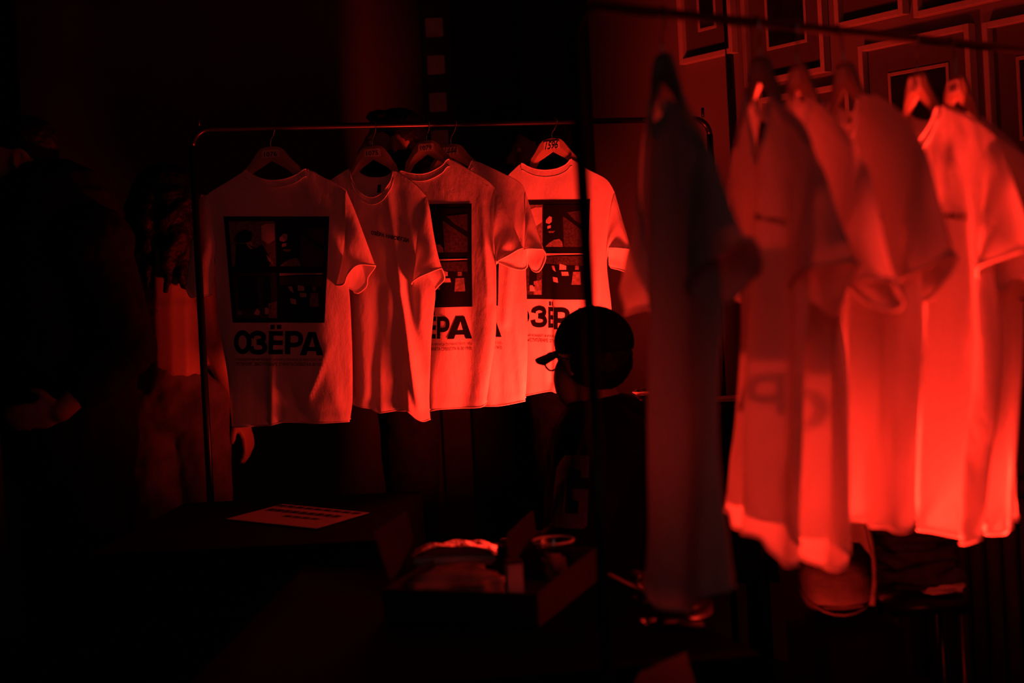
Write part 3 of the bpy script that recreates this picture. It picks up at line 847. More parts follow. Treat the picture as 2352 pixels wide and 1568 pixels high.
         R=[(2280, 308), (2277, 406), (2272, 520), (2283, 640), (2292, 704), (2297, 807), (2288, 952), (2271, 1056), (2259, 1180), (2257, 1235)],
         Bn=[(2100, 1185), (2136, 1190), (2146, 1208), (2183, 1211), (2200, 1228), (2222, 1241), (2243, 1246), (2257, 1235)],
         Bf=[(2100, 1150), (2150, 1160), (2200, 1170), (2257, 1200)],
         sleeves=[dict(arm=[(2275, 310), (2268, 420), (2260, 600)], outer=[(2280, 308), (2310, 370), (2345, 480), (2365, 570)],
                       near=[(2365, 575), (2320, 600), (2280, 620), (2252, 640)], far=[(2365, 575), (2345, 640), (2300, 640), (2271, 668), (2252, 640)], h=0.022),
                  dict(arm=[(2047, 302), (2058, 420), (2080, 540)], outer=[(2045, 300), (2040, 420), (2045, 560)], near=[(2045, 570), (2060, 590), (2085, 600)], h=0.012)],
         folds=[([(2190, 380), (2184, 800), (2183, 1205)], 13, .024), ([(2225, 400), (2215, 1200)], 20, -.014), ([(2140, 500), (2140, 1190)], 16, -.010), ([(2262, 700), (2240, 1220)], 10, .012)],
         chest=((2160, 478), (2230, 488), (2230, 510), (2160, 498))),
    dict(label='white t-shirt at the frame edge, last in view on the near rack', group=GF, hlabel='dim round-topped hanger behind the brightly lit one', hgroup=HF, hem=0.0026,
         number='1083', rail=FRONT, railx=2182, cap=(2196, 172), psi=-85, seed=11, view='front', thick=0.018, amp=0.008,
         neck=((2175, 262), (2228, 258)),
         Tn=[(2150, 320), (2163, 288), (2175, 262), (2185, 290), (2200, 302), (2216, 288), (2228, 258), (2250, 270), (2333, 340), (2365, 370)],
         Tf=[(2150, 320), (2163, 288), (2175, 262), (2200, 276), (2228, 258), (2250, 270), (2333, 340), (2365, 370)],
         L=[(2150, 320), (2180, 600), (2220, 900), (2240, 1100), (2254, 1198)],
         R=[(2365, 370), (2358, 500), (2352, 641), (2349, 807), (2338, 973), (2327, 1118), (2329, 1210)],
         Bn=[(2254, 1198), (2285, 1198), (2294, 1214), (2308, 1224), (2322, 1222), (2329, 1210)],
         Bf=[(2254, 1170), (2290, 1180), (2329, 1195)],
         folds=[([(2300, 500), (2296, 900), (2290, 1200)], 14, .018), ([(2320, 500), (2315, 1200)], 12, -.012)],
         sleeves=[dict(arm=[(2360, 372), (2357, 480), (2353, 630)], outer=[(2365, 370), (2400, 480), (2430, 630)], near=[(2430, 640), (2390, 670), (2352, 690)], h=0.02),
                  dict(arm=[(2152, 322), (2160, 420), (2175, 560)], outer=[(2150, 320), (2146, 420), (2150, 570)], near=[(2150, 580), (2165, 596), (2180, 600)], h=0.012)]),
]

# ------------------------------------------------------------------ the room
WO = Vector((0.88, 4.60, 0)); WD = Vector((0.53, -0.848, 0)).normalized(); WN = Vector((-WD.y, WD.x, 0)) * -1
if WN.y > 0: WN = -WN


def struct(name, bm, material, parent=None, smooth=False):
    o = obj(name, bm, material, parent, smooth)
    if parent is None: o['kind'] = 'structure'
    return o


bm = bmesh.new(); box(bm, Vector((-0.3, 2.0, -0.05)), (4.2, 5.0, 0.05)); struct('floor', bm, M['floor'])
bm = bmesh.new(); box(bm, Vector((-0.3, 2.0, 3.25)), (4.2, 5.0, 0.05)); struct('ceiling', bm, M['dark_panel'])
corner = WO + WD * (-1.02)
wend = WO + WD * 6.4
bm = bmesh.new(); poly_prism(bm, [corner, wend, wend - WN * 0.1, corner - WN * 0.1], Vector((0, 0, 3.2))); struct('wall_right', bm, M['wall_light'])
bm = bmesh.new(); box(bm, Vector((-1.9, 5.62, 1.6)), (2.6, 0.05, 1.6)); struct('wall_back', bm, M['wall'])
bm = bmesh.new(); box(bm, Vector((-4.3, 1.8, 1.6)), (0.05, 4.0, 1.6)); struct('wall_left', bm, M['wall'])
bm = bmesh.new(); box(bm, Vector((-0.2, -2.6, 1.6)), (4.1, 0.05, 1.6)); struct('wall_front', bm, M['dark_panel'])

# dark doorway between the tiled strip and the picture wall
x0 = P(1042, 100, 5.5).x; x1 = corner.x + 0.02
d1 = bmesh.new(); box(d1, Vector(((x0 + x1) / 2 , 5.53, 1.55)), ((x1 - x0) / 2, 0.03, 1.55), bev=0.006)
d1 = struct('door_1', d1, M['dark_panel'])
for a in (x0 + 0.03, (x0 + x1) / 2, x1 - 0.03):
    bm = bmesh.new(); box(bm, Vector((a, 5.49, 1.55)), (0.03, 0.012, 1.54), bev=0.004); obj('door_stile', bm, M['dark_panel'], d1, False)
for z in (0.9, 2.0, 3.0):
    for k in (0, 1):
        a = x0 + 0.06 + k * ((x1 - x0) / 2 - 0.03)
        bm = bmesh.new(); box(bm, Vector((a + (x1 - x0) / 4 - 0.045, 5.492, z)), ((x1 - x0) / 4 - 0.047, 0.010, 0.04), bev=0.004); obj('door_rail', bm, M['dark_panel'], d1, False)
# strip of square tiles
xs = P(1000, 130, 5.5).x
bm = bmesh.new(); box(bm, Vector((xs + 0.01, 5.55, 1.6)), (0.055, 0.02, 1.6)); t1 = struct('trim_1', bm, M['strip'])
for k in range(11):
    z = P(1000, 72 - 86 * 1, 5.5).z - k * 0.1455 + 0.02
    bm = bmesh.new(); box(bm, Vector((xs, 5.525, z)), (0.034, 0.006, 0.037), bev=0.003)
    obj('tile', bm, M['tile'], t1, False)
bm = bmesh.new(); box(bm, Vector((P(8, 150, 5.5).x, 5.54, 1.6)), (0.035, 0.03, 1.6), bev=0.004); struct('trim_2', bm, M['dark_panel'])
# dark pipe on the picture wall
def wall_un(x, y, off=0.0):
    d = ray(x, y); C = Vector((0, 0, CAMZ)); k = (WO + WN * off - C).dot(WN) / d.dot(WN); p = C + d * k
    return (p - WO).dot(WD), p.z
t = wall_un(1682, 300, 0.02)[0]
bm = bmesh.new(); c = WO + WD * t + WN * 0.02; tube(bm, [c + Vector((0, 0, 0.02)), c + Vector((0, 0, 3.15))], 0.011, 10)
tag(obj('wall_pipe', bm, M['black_metal']), 'thin black vertical pipe running down the picture wall', 'pipe')


# ------------------------------------------------------------------ framed pictures
def picture(label, t0, t1, z0, z1, inner, fw=0.018):
    """outer frame t0..t1, z0..z1 on the wall; inner = (t0,t1,z0,z1) of the fillet"""
    wp = lambda t, z, o: WO + WD * t + WN * o + Vector((0, 0, z))
    r = root('framed_picture', wp((t0 + t1) / 2, z0, 0), label, 'picture', 'framed pictures on the side wall')
    def bar(a0, a1, b0, b1, o0, o1, name, mm):
        bm = bmesh.new(); poly_prism(bm, [wp(a0, b0, o0), wp(a1, b0, o0), wp(a1, b1, o0), wp(a0, b1, o0)], WN * (o1 - o0))
        bmesh.ops.bevel(bm, geom=bm.edges[:], offset=0.0012, segments=1, affect='EDGES')
        return obj(name, bm, mm, r, False)
    for a in ((t0, t0 + fw, z0, z1), (t1 - fw, t1, z0, z1), (t0 + fw, t1 - fw, z0, z0 + fw), (t0 + fw, t1 - fw, z1 - fw, z1)):
        bar(*a, 0.002, 0.03, 'frame_side', M['frame'])
    bar(t0 + fw * .8, t1 - fw * .8, z0 + fw * .8, z1 - fw * .8, 0.002, 0.008, 'matboard', M['matboard'])
    i0, i1, j0, j1 = inner; f2 = 0.011
    for a in ((i0, i0 + f2, j0, j1), (i1 - f2, i1, j0, j1), (i0 + f2, i1 - f2, j0, j0 + f2), (i0 + f2, i1 - f2, j1 - f2, j1)):
        bar(*a, 0.008, 0.012, 'inner_border', M['frame'])
    bar(i0 + f2 * .8, i1 - f2 * .8, j0 + f2 * .8, j1 - f2 * .8, 0.008, 0.0095, 'print', M['picture'])
    bm = bmesh.new()
    bm.faces.new([bm.verts.new(wp(*q, 0.022)) for q in ((t0 + fw, z0 + fw), (t1 - fw, z0 + fw), (t1 - fw, z1 - fw), (t0 + fw, z1 - fw))])
    obj('glass_pane', bm, M['pane'], r, False)


def T_(x, y): return wall_un(x, y, 0.015)
def pic_bottom(label, bl, br, ratio, ibl, ibr):
    (t0, z0), (t1, _) = T_(*bl), T_(*br); H = (t1 - t0) * ratio
    (i0, j0), (i1, _) = T_(*ibl), T_(*ibr)
    picture(label, t0, t1, z0, z0 + H, (i0, i1, j0, z0 + H - (j0 - z0)))
def pic_top(label, tl, tr, ratio, itl, itr):
    (t0, z1), (t1, _) = T_(*tl), T_(*tr); H = (t1 - t0) * ratio
    (i0, j1), (i1, _) = T_(*itl), T_(*itr)
    picture(label, t0, t1, z1 - H, z1, (i0, i1, z1 - H + (z1 - j1), j1))
pic_bottom('small framed picture beside the thin black pipe, next to the doorway', (1568, 149), (1690, 122), 1.35, (1601, 74), (1643, 63))
pic_bottom('tall framed picture just right of the thin black pipe', (1717, 201), (1902, 162), 1.30, (1759, 117), (1852, 96))
pic_bottom('framed picture high on the wall, only its plain lower part in view above the rail', (1925, 68), (2082, 38), 1.35, (1965, -20), (2040, -36))
pic_bottom('framed picture cut by the top of the frame, above the big rail-crossed one', (2106, 42), (2350, -8), 1.2, (2160, -60), (2290, -84))
pic_top('large framed picture behind the brightly lit hanger', (1977, 107), (2232, 50), 1.25, (2036, 168), (2176, 146))
pic_top('framed picture right of the large one, cut off by the picture edge', (2262, 53), (2520, -5), 1.25, (2330, 130), (2450, 105))
(ta, zb), (tb, _) = T_(1748, 226), T_(1955, 186)
picture('framed picture low on the wall, its top edge showing between the dark hangers', ta, tb, zb - 0.42, zb, (ta + .09, tb - .09, zb - .33, zb - .09))

# ------------------------------------------------------------------ garment racks
def arc(c, a, b, r, n=6):
    """rounded corner at c between directions a and b"""
    return [c + a * r * (1 - math.sin(k * math.pi / 2 / n)) + b * r * (1 - math.cos(k * math.pi / 2 / n)) for k in range(n + 1)]


def rack(label, A, B, rad, prad, foot, knob):
    d = (B - A).normalized(); dn = Vector((0, 0, -1))
    r = root('garment_rack', Vector(((A.x + B.x) / 2, (A.y + B.y) / 2, 0)), label, 'garment rack')
    bm = bmesh.new(); pts = arc(A, dn, d, 0.05)[::1] + arc(B, -d, dn, 0.05)
    tube(bm, pts, rad, 14); obj('rail', bm, M['black_metal'], r)
    side = Vector((-d.y, d.x, 0))
    for q in (A, B):
        bm = bmesh.new(); tube(bm, [Vector((q.x, q.y, 0.03)), Vector((q.x, q.y, q.z - 0.05))], prad, 14)
        p = obj('post', bm, M['black_metal'], r)
        bm = bmesh.new(); tube(bm, [Vector((q.x, q.y, 0.03)) - side * foot, Vector((q.x, q.y, 0.03)) + side * foot], rad, 12); obj('foot', bm, M['black_metal'], r)
        if knob:
            bm = bmesh.new(); k = q + d * (0.02 if q is A else -0.02); tube(bm, [k + Vector((0, 0, 0.006)), k + Vector((0, 0, 0.035))], 0.005, 8); obj('knob', bm, M['black_metal'], r)


rack('black metal clothes rack standing behind the table, five shirts on it', BR0, BR1, 0.009, 0.0102, 0.22, True)
FA = on_rail(FR0, FR1, 1317); FB = FR0 + FRD * 2.4
rack('black metal clothes rack nearest the camera, crossing the picture wall', FA, FB, 0.0078, 0.0088, 0.25, False)
for c in SHIRTS: build_shirt(c)

# ------------------------------------------------------------------ tables and what is on them
def table(label, quad, z, drop):
    r = root('draped_table', Vector((sum(q[0] for q in quad) / 4, sum(q[1] for q in quad) / 4, 0)), label, 'table')
    bm = bmesh.new(); poly_prism(bm, [Vector((*q, z - 0.03)) for q in quad], Vector((0, 0, 0.027))); obj('tabletop', bm, M['black_metal'], r, False)
    # cloth: top sheet and a skirt with soft folds
    bm = bmesh.new(); per = []
    cx, cy = sum(q[0] for q in quad) / 4, sum(q[1] for q in quad) / 4
    for i in range(4):
        a, b = Vector(quad[i]), Vector(quad[(i + 1) % 4])
        for k in range(14): per.append(a + (b - a) * k / 14)
    rows = []
    for j in range(5):
        row = []
        for i, p in enumerate(per):
            o = (p - Vector((cx, cy))).normalized()
            f = j / 4
            q = p + o * (0.004 + 0.03 * f * (0.5 + 0.5 * math.sin(i * 1.9)))
            row.append(bm.verts.new((q.x, q.y, z - drop * f)))
        rows.append(row)
    n = len(per)
    for j in range(4):
        for i in range(n): bm.faces.new((rows[j][i], rows[j][(i + 1) % n], rows[j + 1][(i + 1) % n], rows[j + 1][i]))
    bm.faces.new(rows[0])
    obj('tablecloth', bm, M['tablecloth'], r)
    for q in quad:
        p = Vector((q[0], q[1])); p = p + (Vector((cx, cy)) - p) * 0.08
        bm = bmesh.new(); tube(bm, [Vector((p.x, p.y, 0)), Vector((p.x, p.y, z - 0.03))], 0.018, 10); obj('leg', bm, M['black_metal'], r)
    return r


ZT = 0.75
table('black-draped table under the printed sheet of paper, in front of the far rack', [(-0.98, 3.2), (-0.28, 3.2), (-0.28, 3.86), (-0.92, 3.86)], ZT, 0.6)
e0, e1 = at_z(1393, 1327, ZT), at_z(1523, 1392, ZT)
ed = (e1 - e0).normalized(); q1 = e1 + ed * 0.34
tb2 = table('black-draped table holding the open box, nearest the camera', [(-0.52, 2.05), (q1.x, q1.y), (e0.x, e0.y), (-0.46, 2.95)], ZT, 0.6)
bm = bmesh.new(); tube(bm, [e0 + Vector((0.006, 0.002, 0.004)), e1 + Vector((0.006, 0.002, 0.004))], 0.0055, 8); obj('edge_strip', bm, M['chrome'], tb2, label='dull steel edge strip')
for px in ((1457, 1377), (1480, 1388)):
    p = at_z(*px, ZT - 0.0); bm = bmesh.new(); ell(bm, p + Vector((0, 0, 0.004)), (0.005, 0.005, 0.003), sub=2); obj('stud', bm, M['card'], tb2)

# printed sheet
pq = [at_z(*p, ZT + 0.003) for p in ((650, 1158), (848, 1178), (727, 1214), (520, 1192))]
r = root('printed_sheet', sum(pq, Vector()) / 4, 'white sheet of paper with lines of print lying on the black table', 'paper')
bm = bmesh.new(); poly_prism(bm, pq, Vector((0, 0, 0.0012))); obj('sheet', bm, M['paper'], r, False)
def on_sheet(x, y):  # unit, y down
    a = pq[0] + (pq[1] - pq[0]) * x; b = pq[3] + (pq[2] - pq[3]) * x; return a + (b - a) * y + Vector((0, 0, 0.0022))
for k, (x0_, x1_, y0_, h_) in enumerate(((.02, .98, .06, .12), (.06, .9, .30, .15), (.4, .8, .55, .1))):
    for j in range(9 if k < 2 else 4):
        a = x0_ + (x1_ - x0_) * j / (9 if k < 2 else 4); wq = (x1_ - x0_) / (9 if k < 2 else 4) * 0.8
        bm = bmesh.new(); bm.faces.new([bm.verts.new(on_sheet(*q)) for q in ((a, y0_), (a + wq, y0_), (a + wq, y0_ + h_ * .8), (a, y0_ + h_ * .8))]); obj('printed_word', bm, M['ink1'], r, False)

# open box with flaps
bl, brr = at_z(882, 1425, ZT + .004), at_z(1238, 1440, ZT + .004)
xd = (brr - bl); Wb = xd.length; xd.normalize(); yd = Vector((-xd.y, xd.x, 0)); Db = 0.34; Hb = 0.10
r = root('open_box', (bl + brr) / 2, 'open cardboard box with raised side flaps on the black table', 'box')
def bpnt(a, b, z): return bl + xd * a + yd * b + Vector((0, 0, z))
def board(name, pts, vec, mm=M['card']):
    bm = bmesh.new(); poly_prism(bm, pts, vec); obj(name, bm, mm, r, False)
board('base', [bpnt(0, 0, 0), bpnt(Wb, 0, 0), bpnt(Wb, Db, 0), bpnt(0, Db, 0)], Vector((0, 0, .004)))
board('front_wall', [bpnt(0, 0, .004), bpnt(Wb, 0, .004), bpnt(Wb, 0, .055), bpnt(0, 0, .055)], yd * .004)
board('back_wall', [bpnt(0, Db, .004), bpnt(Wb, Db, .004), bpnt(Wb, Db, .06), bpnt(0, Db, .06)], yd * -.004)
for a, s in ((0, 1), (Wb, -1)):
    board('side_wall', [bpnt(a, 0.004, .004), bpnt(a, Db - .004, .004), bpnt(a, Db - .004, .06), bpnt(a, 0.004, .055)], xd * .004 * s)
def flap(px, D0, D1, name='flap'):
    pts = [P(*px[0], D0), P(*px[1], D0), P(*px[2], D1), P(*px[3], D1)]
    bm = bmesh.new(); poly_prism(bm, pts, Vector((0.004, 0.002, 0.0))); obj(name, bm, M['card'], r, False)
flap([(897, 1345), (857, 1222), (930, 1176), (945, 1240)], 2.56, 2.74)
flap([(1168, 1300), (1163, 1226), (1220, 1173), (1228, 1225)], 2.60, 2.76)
# folded garment on the rear of the box
def pillow(name, mm, c, half, rot, label, cat, parent=None, amp=0.25, seed=0, fl=1.0):
    bm = bmesh.new(); M3 = Matrix.Rotation(rot, 3, 'Z')
    vs_ = ell(bm, Vector((0, 0, 0)), (1, 1, 1), sub=4)
    for v in vs_:
        n = v.co.copy()
        sx = math.copysign(abs(n.x) ** 0.55, n.x); sy = math.copysign(abs(n.y) ** 0.55, n.y); sz = math.copysign(abs(n.z) ** 0.8, n.z)
        nn = noise.noise(Vector((n.x * 2.2, n.y * 2.2, n.z * 2 + seed * 5.3)))
        k = 1 + amp * nn
        v.co = Vector(c) + M3 @ Vector((sx * half[0] * k, sy * half[1] * k, sz * half[2] * (1 + amp * 1.6 * nn)))
    o = obj(name, bm, mm, parent)
    if label: tag(o, label, cat)
    return o
c1 = P(1045, 1246, 2.70)
rf = root('wrapped_shirt', c1 - Vector((0, 0, .03)), 'plastic-wrapped folded shirt at the back of the open box, top mirroring red light', 'garment')
bm = bmesh.new(); N_, K_ = 30, 14; g_ = []
for j in range(K_ + 1):
    row = []
    for i in range(N_ + 1):
        u, v = i / N_, j / K_; e_ = min(1, 6 * u * (1 - u)) * min(1, 6 * v * (1 - v))
        h_ = .012 * e_ + .0035 * noise.noise(Vector((u * 4.5, v * 2.2, 3.3))) * e_ + .0012 * math.sin(u * 19 + v * 5) * e_
        row.append(bm.verts.new(c1 + Vector(((u - .5) * .158, (v - .5) * .10 - .01 * u, -.012 + h_ - .004 * abs(u - .62)))))
    g_.append(row)
for j in range(K_):
    for i in range(N_): bm.faces.new((g_[j][i], g_[j][i + 1], g_[j + 1][i + 1], g_[j + 1][i]))
obj('plastic_sleeve', bm, M['film'], rf)
bm = bmesh.new(); box(bm, c1 + Vector((0, -.005, -.024)), (.076, .046, .011), None, .006); obj('folded_body', bm, M['white'], rf)
pillow('cloth_bundle', M['plaid'], P(1042, 1335, 2.56) - Vector((0, 0, 0.01)), (0.085, 0.07, 0.028), 0.15, 'crumpled patterned cloth bundle inside the open box', 'cloth bundle', None, .35, 7)
# small carton standing in the box, right side
p = P(1183, 1365, 2.47)
rc = root('small_carton', p, 'small upright carton standing in the open box', 'carton')
bm = bmesh.new(); box(bm, p + Vector((0, 0, 0.028)), (0.014, 0.012, 0.028), Matrix.Rotation(.2, 3, 'Z'), 0.002); obj('carton_body', bm, M['sticker'], rc, False)
bm = bmesh.new(); box(bm, p + Vector((0, 0, 0.058)), (0.015, 0.013, 0.003), Matrix.Rotation(.2, 3, 'Z'), 0.001); obj('carton_lid', bm, M['card'], rc, False)
# round crumpled plastic tub to the right of the box
p = at_z(1275, 1335, ZT + .002)
rt = root('plastic_tub', p, 'round clear plastic tub standing right of the open box', 'tub')
bm = bmesh.new(); pts = [(0.0, .0005), (.024, .0005), (.030, .01), (.034, .04), (.037, .075), (.039, .078)]
rings = [[bm.verts.new(p + Vector((rr * math.cos(k * math.pi / 12), rr * math.sin(k * math.pi / 12), zz))) for k in range(24)] for rr, zz in pts[1:]]
bm.faces.new(rings[0])
for a in range(len(rings) - 1):
    for k in range(24): bm.faces.new((rings[a][k], rings[a][(k + 1) % 24], rings[a + 1][(k + 1) % 24], rings[a + 1][k]))
obj('tub_wall', bm, M['plastic'], rt)
bm = bmesh.new(); tube(bm, [p + Vector((.039 * math.cos(k * math.pi / 12), .039 * math.sin(k * math.pi / 12), .078)) for k in range(24)], .0022, 6, True); obj('tub_rim', bm, M['sticker'], rt)
pillow('crumpled_wrapper', M['plaid'], p + Vector((0, 0, 0.028)), (0.022, 0.02, 0.024), .4, 'crumpled wrapper inside the clear plastic tub', 'wrapper', None, .4, 9)
# glints near the table corner: two glass trinkets, phone, sheet
p = at_z(1490, 1436, ZT)
r = root('glass_vial', p, 'tiny glass vial catching a bright red glint at the table corner', 'vial')
bm = bmesh.new(); tube(bm, [p + Vector((-.008, 0, .006)), p + Vector((.012, .004, .006))], .005, 12); obj('vial_body', bm, M['plastic'], r)
bm = bmesh.new(); tube(bm, [p + Vector((-.014, -.001, .006)), p + Vector((-.008, 0, .006))], .0055, 12); obj('vial_cap', bm, M['wire'], r)
p = at_z(1572, 1440, ZT)
r = root('phone', p, 'dark glossy phone lying near the table corner', 'phone')
bm = bmesh.new(); box(bm, p + Vector((0, 0, .005)), (.032, .02, .004), Matrix.Rotation(-.2, 3, 'Z'), .002); obj('phone_body', bm, M['black_metal'], r)
bm = bmesh.new(); box(bm, p + Vector((0.002, 0, .0095)), (.028, .017, .0006), Matrix.Rotation(-.2, 3, 'Z')); obj('phone_screen', bm, M['lens'], r)
pg = [at_z(*q, ZT + .003) for q in ((1470, 1545), (1575, 1498), (1600, 1580), (1430, 1620))]
bm = bmesh.new(); poly_prism(bm, pg, Vector((0, 0, .001))); tag(obj('paper_slip', bm, M['matboard'], smooth=False), 'creased paper slip at the near edge of the table', 'paper')
pillow('cloth_pouch', M['knit'], P(1490, 1352, 2.62), (0.034, 0.03, 0.030), .3, 'dark red soft pouch beside the steel-edged table corner', 'pouch', None, .3, 11)
bm = bmesh.new(); c_ = P(1480, 1333, 2.575); tube(bm, [c_ + Vector((.013 * math.cos(a), -.004, .013 * math.sin(a))) for a in [k * math.pi / 8 + 2.2 for k in range(14)]], .0022, 8)
tag(obj('metal_ring', bm, M['chrome']), 'grey metal ring on the soft pouch', 'ring')
# stool the pouch lies on
def stool(label, x, y, z, rad):
    r = root('stool', Vector((x, y, 0)), label, 'stool')
    bm = bmesh.new(); tube(bm, [Vector((x, y, z - .03)), Vector((x, y, z))], rad, 24); obj('seat', bm, M['black_metal'], r)
    for k in range(4):
        a = k * math.pi / 2 + .6; bm = bmesh.new()
        tube(bm, [Vector((x + rad * 1.1 * math.cos(a), y + rad * 1.1 * math.sin(a), 0)), Vector((x + rad * .6 * math.cos(a), y + rad * .6 * math.sin(a), z - .03))], .012, 8); obj('leg', bm, M['black_metal'], r)
pz = P(1490, 1352, 2.62)
stool('low black stool under the soft pouch by the table corner', pz.x + .05, pz.y + .07, pz.z - .033, .075)

# ------------------------------------------------------------------ far table with wrapped packets, beyond the dark t-shirt
a = P(1570, 915, 4.08)
zt = a.z - .012
tqx = a.x
table('dark side table with packets, seen past the lone dark t-shirt', [(a.x - .14, 4.00), (a.x + .20, 3.98), (a.x + .20, 4.20), (a.x - .12, 4.22)], zt, 0.5)
for k, (px, sx, sy, sz, dz, lb) in enumerate([((1490, 890), .05, .045, .012, 0, 'crinkled clear-wrapped packet glinting by the dark t-shirt, lowest of its pile'),
                                             ((1490, 875), .045, .04, .010, 0, 'crinkled clear-wrapped packet glinting by the dark t-shirt, topmost of its pile')]):
    c_ = P(px[0], px[1], 4.08); c_.z = zt + .014 + k * .025
    r = root('wrapped_packet', c_ - Vector((0, 0, .012)), lb, 'packet', 'wrapped packets on the side table')
    pillow('packet', M['knit'], c_, (sx, sy, sz), .2 + k, None, None, r, .2, 13 + k)
    bm = bmesh.new(); vv = ell(bm, c_, (sx * 1.08, sy * 1.08, sz * 1.15), sub=3)
    for v in vv: v.co += Vector((1, 1, 1)) * .003 * noise.noise(v.co * 90)
    obj('wrapper', bm, M['plastic'], r, False)
for k in range(3):
    c_ = P(1672, 880, 4.08); c_.z = zt + .002 + k * .0035
    bm = bmesh.new(); box(bm, c_, (.06, .04, .0012), Matrix.Rotation(.15 * k - .1, 3, 'Z')); tag(obj('flyer', bm, M['paper'], smooth=False), ('lowest', 'middle', 'topmost')[k] + ' flyer of the little stack on the side table', 'flyer', 'flyers on the side table')


# ------------------------------------------------------------------ people
def finish(bm, name, mm, parent, voxel=0.007, smooth=4, disp=0.0, dscale=0.12, label=None):
    o = obj(name, bm, mm, parent, True, label)
    m_ = o.modifiers.new('fuse', 'REMESH'); m_.mode = 'VOXEL'; m_.voxel_size = voxel; m_.use_smooth_shade = True
    s_ = o.modifiers.new('soft', 'SMOOTH'); s_.iterations = smooth; s_.factor = .5
    if disp:
        t_ = bpy.data.textures.new('folds', 'CLOUDS'); t_.noise_scale = dscale
        d_ = o.modifiers.new('folds', 'DISPLACE'); d_.texture = t_; d_.strength = disp; d_.mid_level = .5
    return o


def head_blobs(bm, c, fwd, up, s=1.0):
    """c centre of the head, fwd face direction"""
    up = up.normalized(); fwd = (fwd - up * fwd.dot(up)).normalized(); rt = fwd.cross(up)
    R3 = Matrix((rt, fwd, up)).transposed()
    g = lambda x, y, z: c + R3 @ (Vector((x, y, z)) * s)
    ell(bm, g(0, -.012, .030), (.074 * s, .094 * s, .088 * s), R3)
    ell(bm, g(0, .030, -.028), (.058 * s, .062 * s, .078 * s), R3)
    ell(bm, g(0, .062, -.098), (.026 * s, .022 * s, .020 * s), R3)
    ell(bm, g(0, .078, .028), (.050 * s, .016 * s, .012 * s), R3)
    chain(bm, [g(0, .086, .020), g(0, .108, -.020)], [.009 * s, .014 * s])
    for k in (-1, 1):
        ell(bm, g(.011 * k, .100, -.024), (.009 * s, .010 * s, .008 * s), R3)
        ell(bm, g(.038 * k, .066, -.016), (.024 * s, .020 * s, .016 * s), R3)
        ell(bm, g(.020 * k, .088, -.058), (.016 * s, .010 * s, .006 * s), R3)
        # ear: rim and lobe
        pts = [g(.076 * k, -.010 + .015 * math.sin(a), -.002 + .027 * math.cos(a)) for a in [q * math.pi / 7 for q in range(-3, 8)]]
        chain(bm, pts, [.0048 * s] * len(pts)); ell(bm, g(.070 * k, .0, -.004), (.007 * s, .013 * s, .020 * s), R3)
    return g, R3


def eyes(parent, g, s=1.0):
    for k in (-1, 1):
        bm = bmesh.new(); ell(bm, g(.031 * k, .074, .012), (.0085 * s,) * 3, sub=2); obj('eye', bm, M['sticker'], parent)


def hand(bm, wrist, d, side, s=1.0, curl=.5):
    """palm + four fingers + thumb; d pointing direction, side = thumb side"""
    d = d.normalized(); side = (side - d * side.dot(d)).normalized(); n = d.cross(side)
    M3 = Matrix((side, d, n)).transposed()
    ell(bm, wrist + d * .048 * s, (.040 * s, .052 * s, .015 * s), M3)
    for k, (o, L) in enumerate(((.028, .072), (.010, .080), (-.009, .074), (-.027, .058))):
        p0 = wrist + d * .082 * s + side * o * s
        p1 = p0 + (d * math.cos(curl * .5) + n * math.sin(curl * .5)) * L * .45 * s
        p2 = p1 + (d * math.cos(curl * 1.2) + n * math.sin(curl * 1.2)) * L * .33 * s
        p3 = p2 + (d * math.cos(curl * 1.9) + n * math.sin(curl * 1.9)) * L * .26 * s
        chain(bm, [p0, p1, p2, p3], [.0095 * s, .0088 * s, .008 * s, .0068 * s])
    t0 = wrist + d * .022 * s + side * .030 * s
    t1 = t0 + (d * .6 + side * .75 + n * .2) * .036 * s; t2 = t1 + (d * .85 + side * .25 + n * .4) * .030 * s
    chain(bm, [t0, t1, t2], [.014 * s, .011 * s, .0085 * s])


def floor_pt(p): return Vector((p.x, p.y, 0))


def legs(bm, hips, knees, ankles, r=(.085, .06, .042)):
    for h, k, a in zip(hips, knees, ankles): chain(bm, [h, k, a], list(r))


def shoes(parent, ankles, fwd):
    fwd = Vector((fwd.x, fwd.y, 0)).normalized()
    for a in ankles:
        bm = bmesh.new(); b = floor_pt(a)
        chain(bm, [b + Vector((0, 0, .045)) - fwd * .03, b + Vector((0, 0, .04)) + fwd * .12], [.044, .036])
        for v in bm.verts: v.co.z = max(v.co.z, 0.002)
        obj('shoe', bm, M['shoe'], parent)


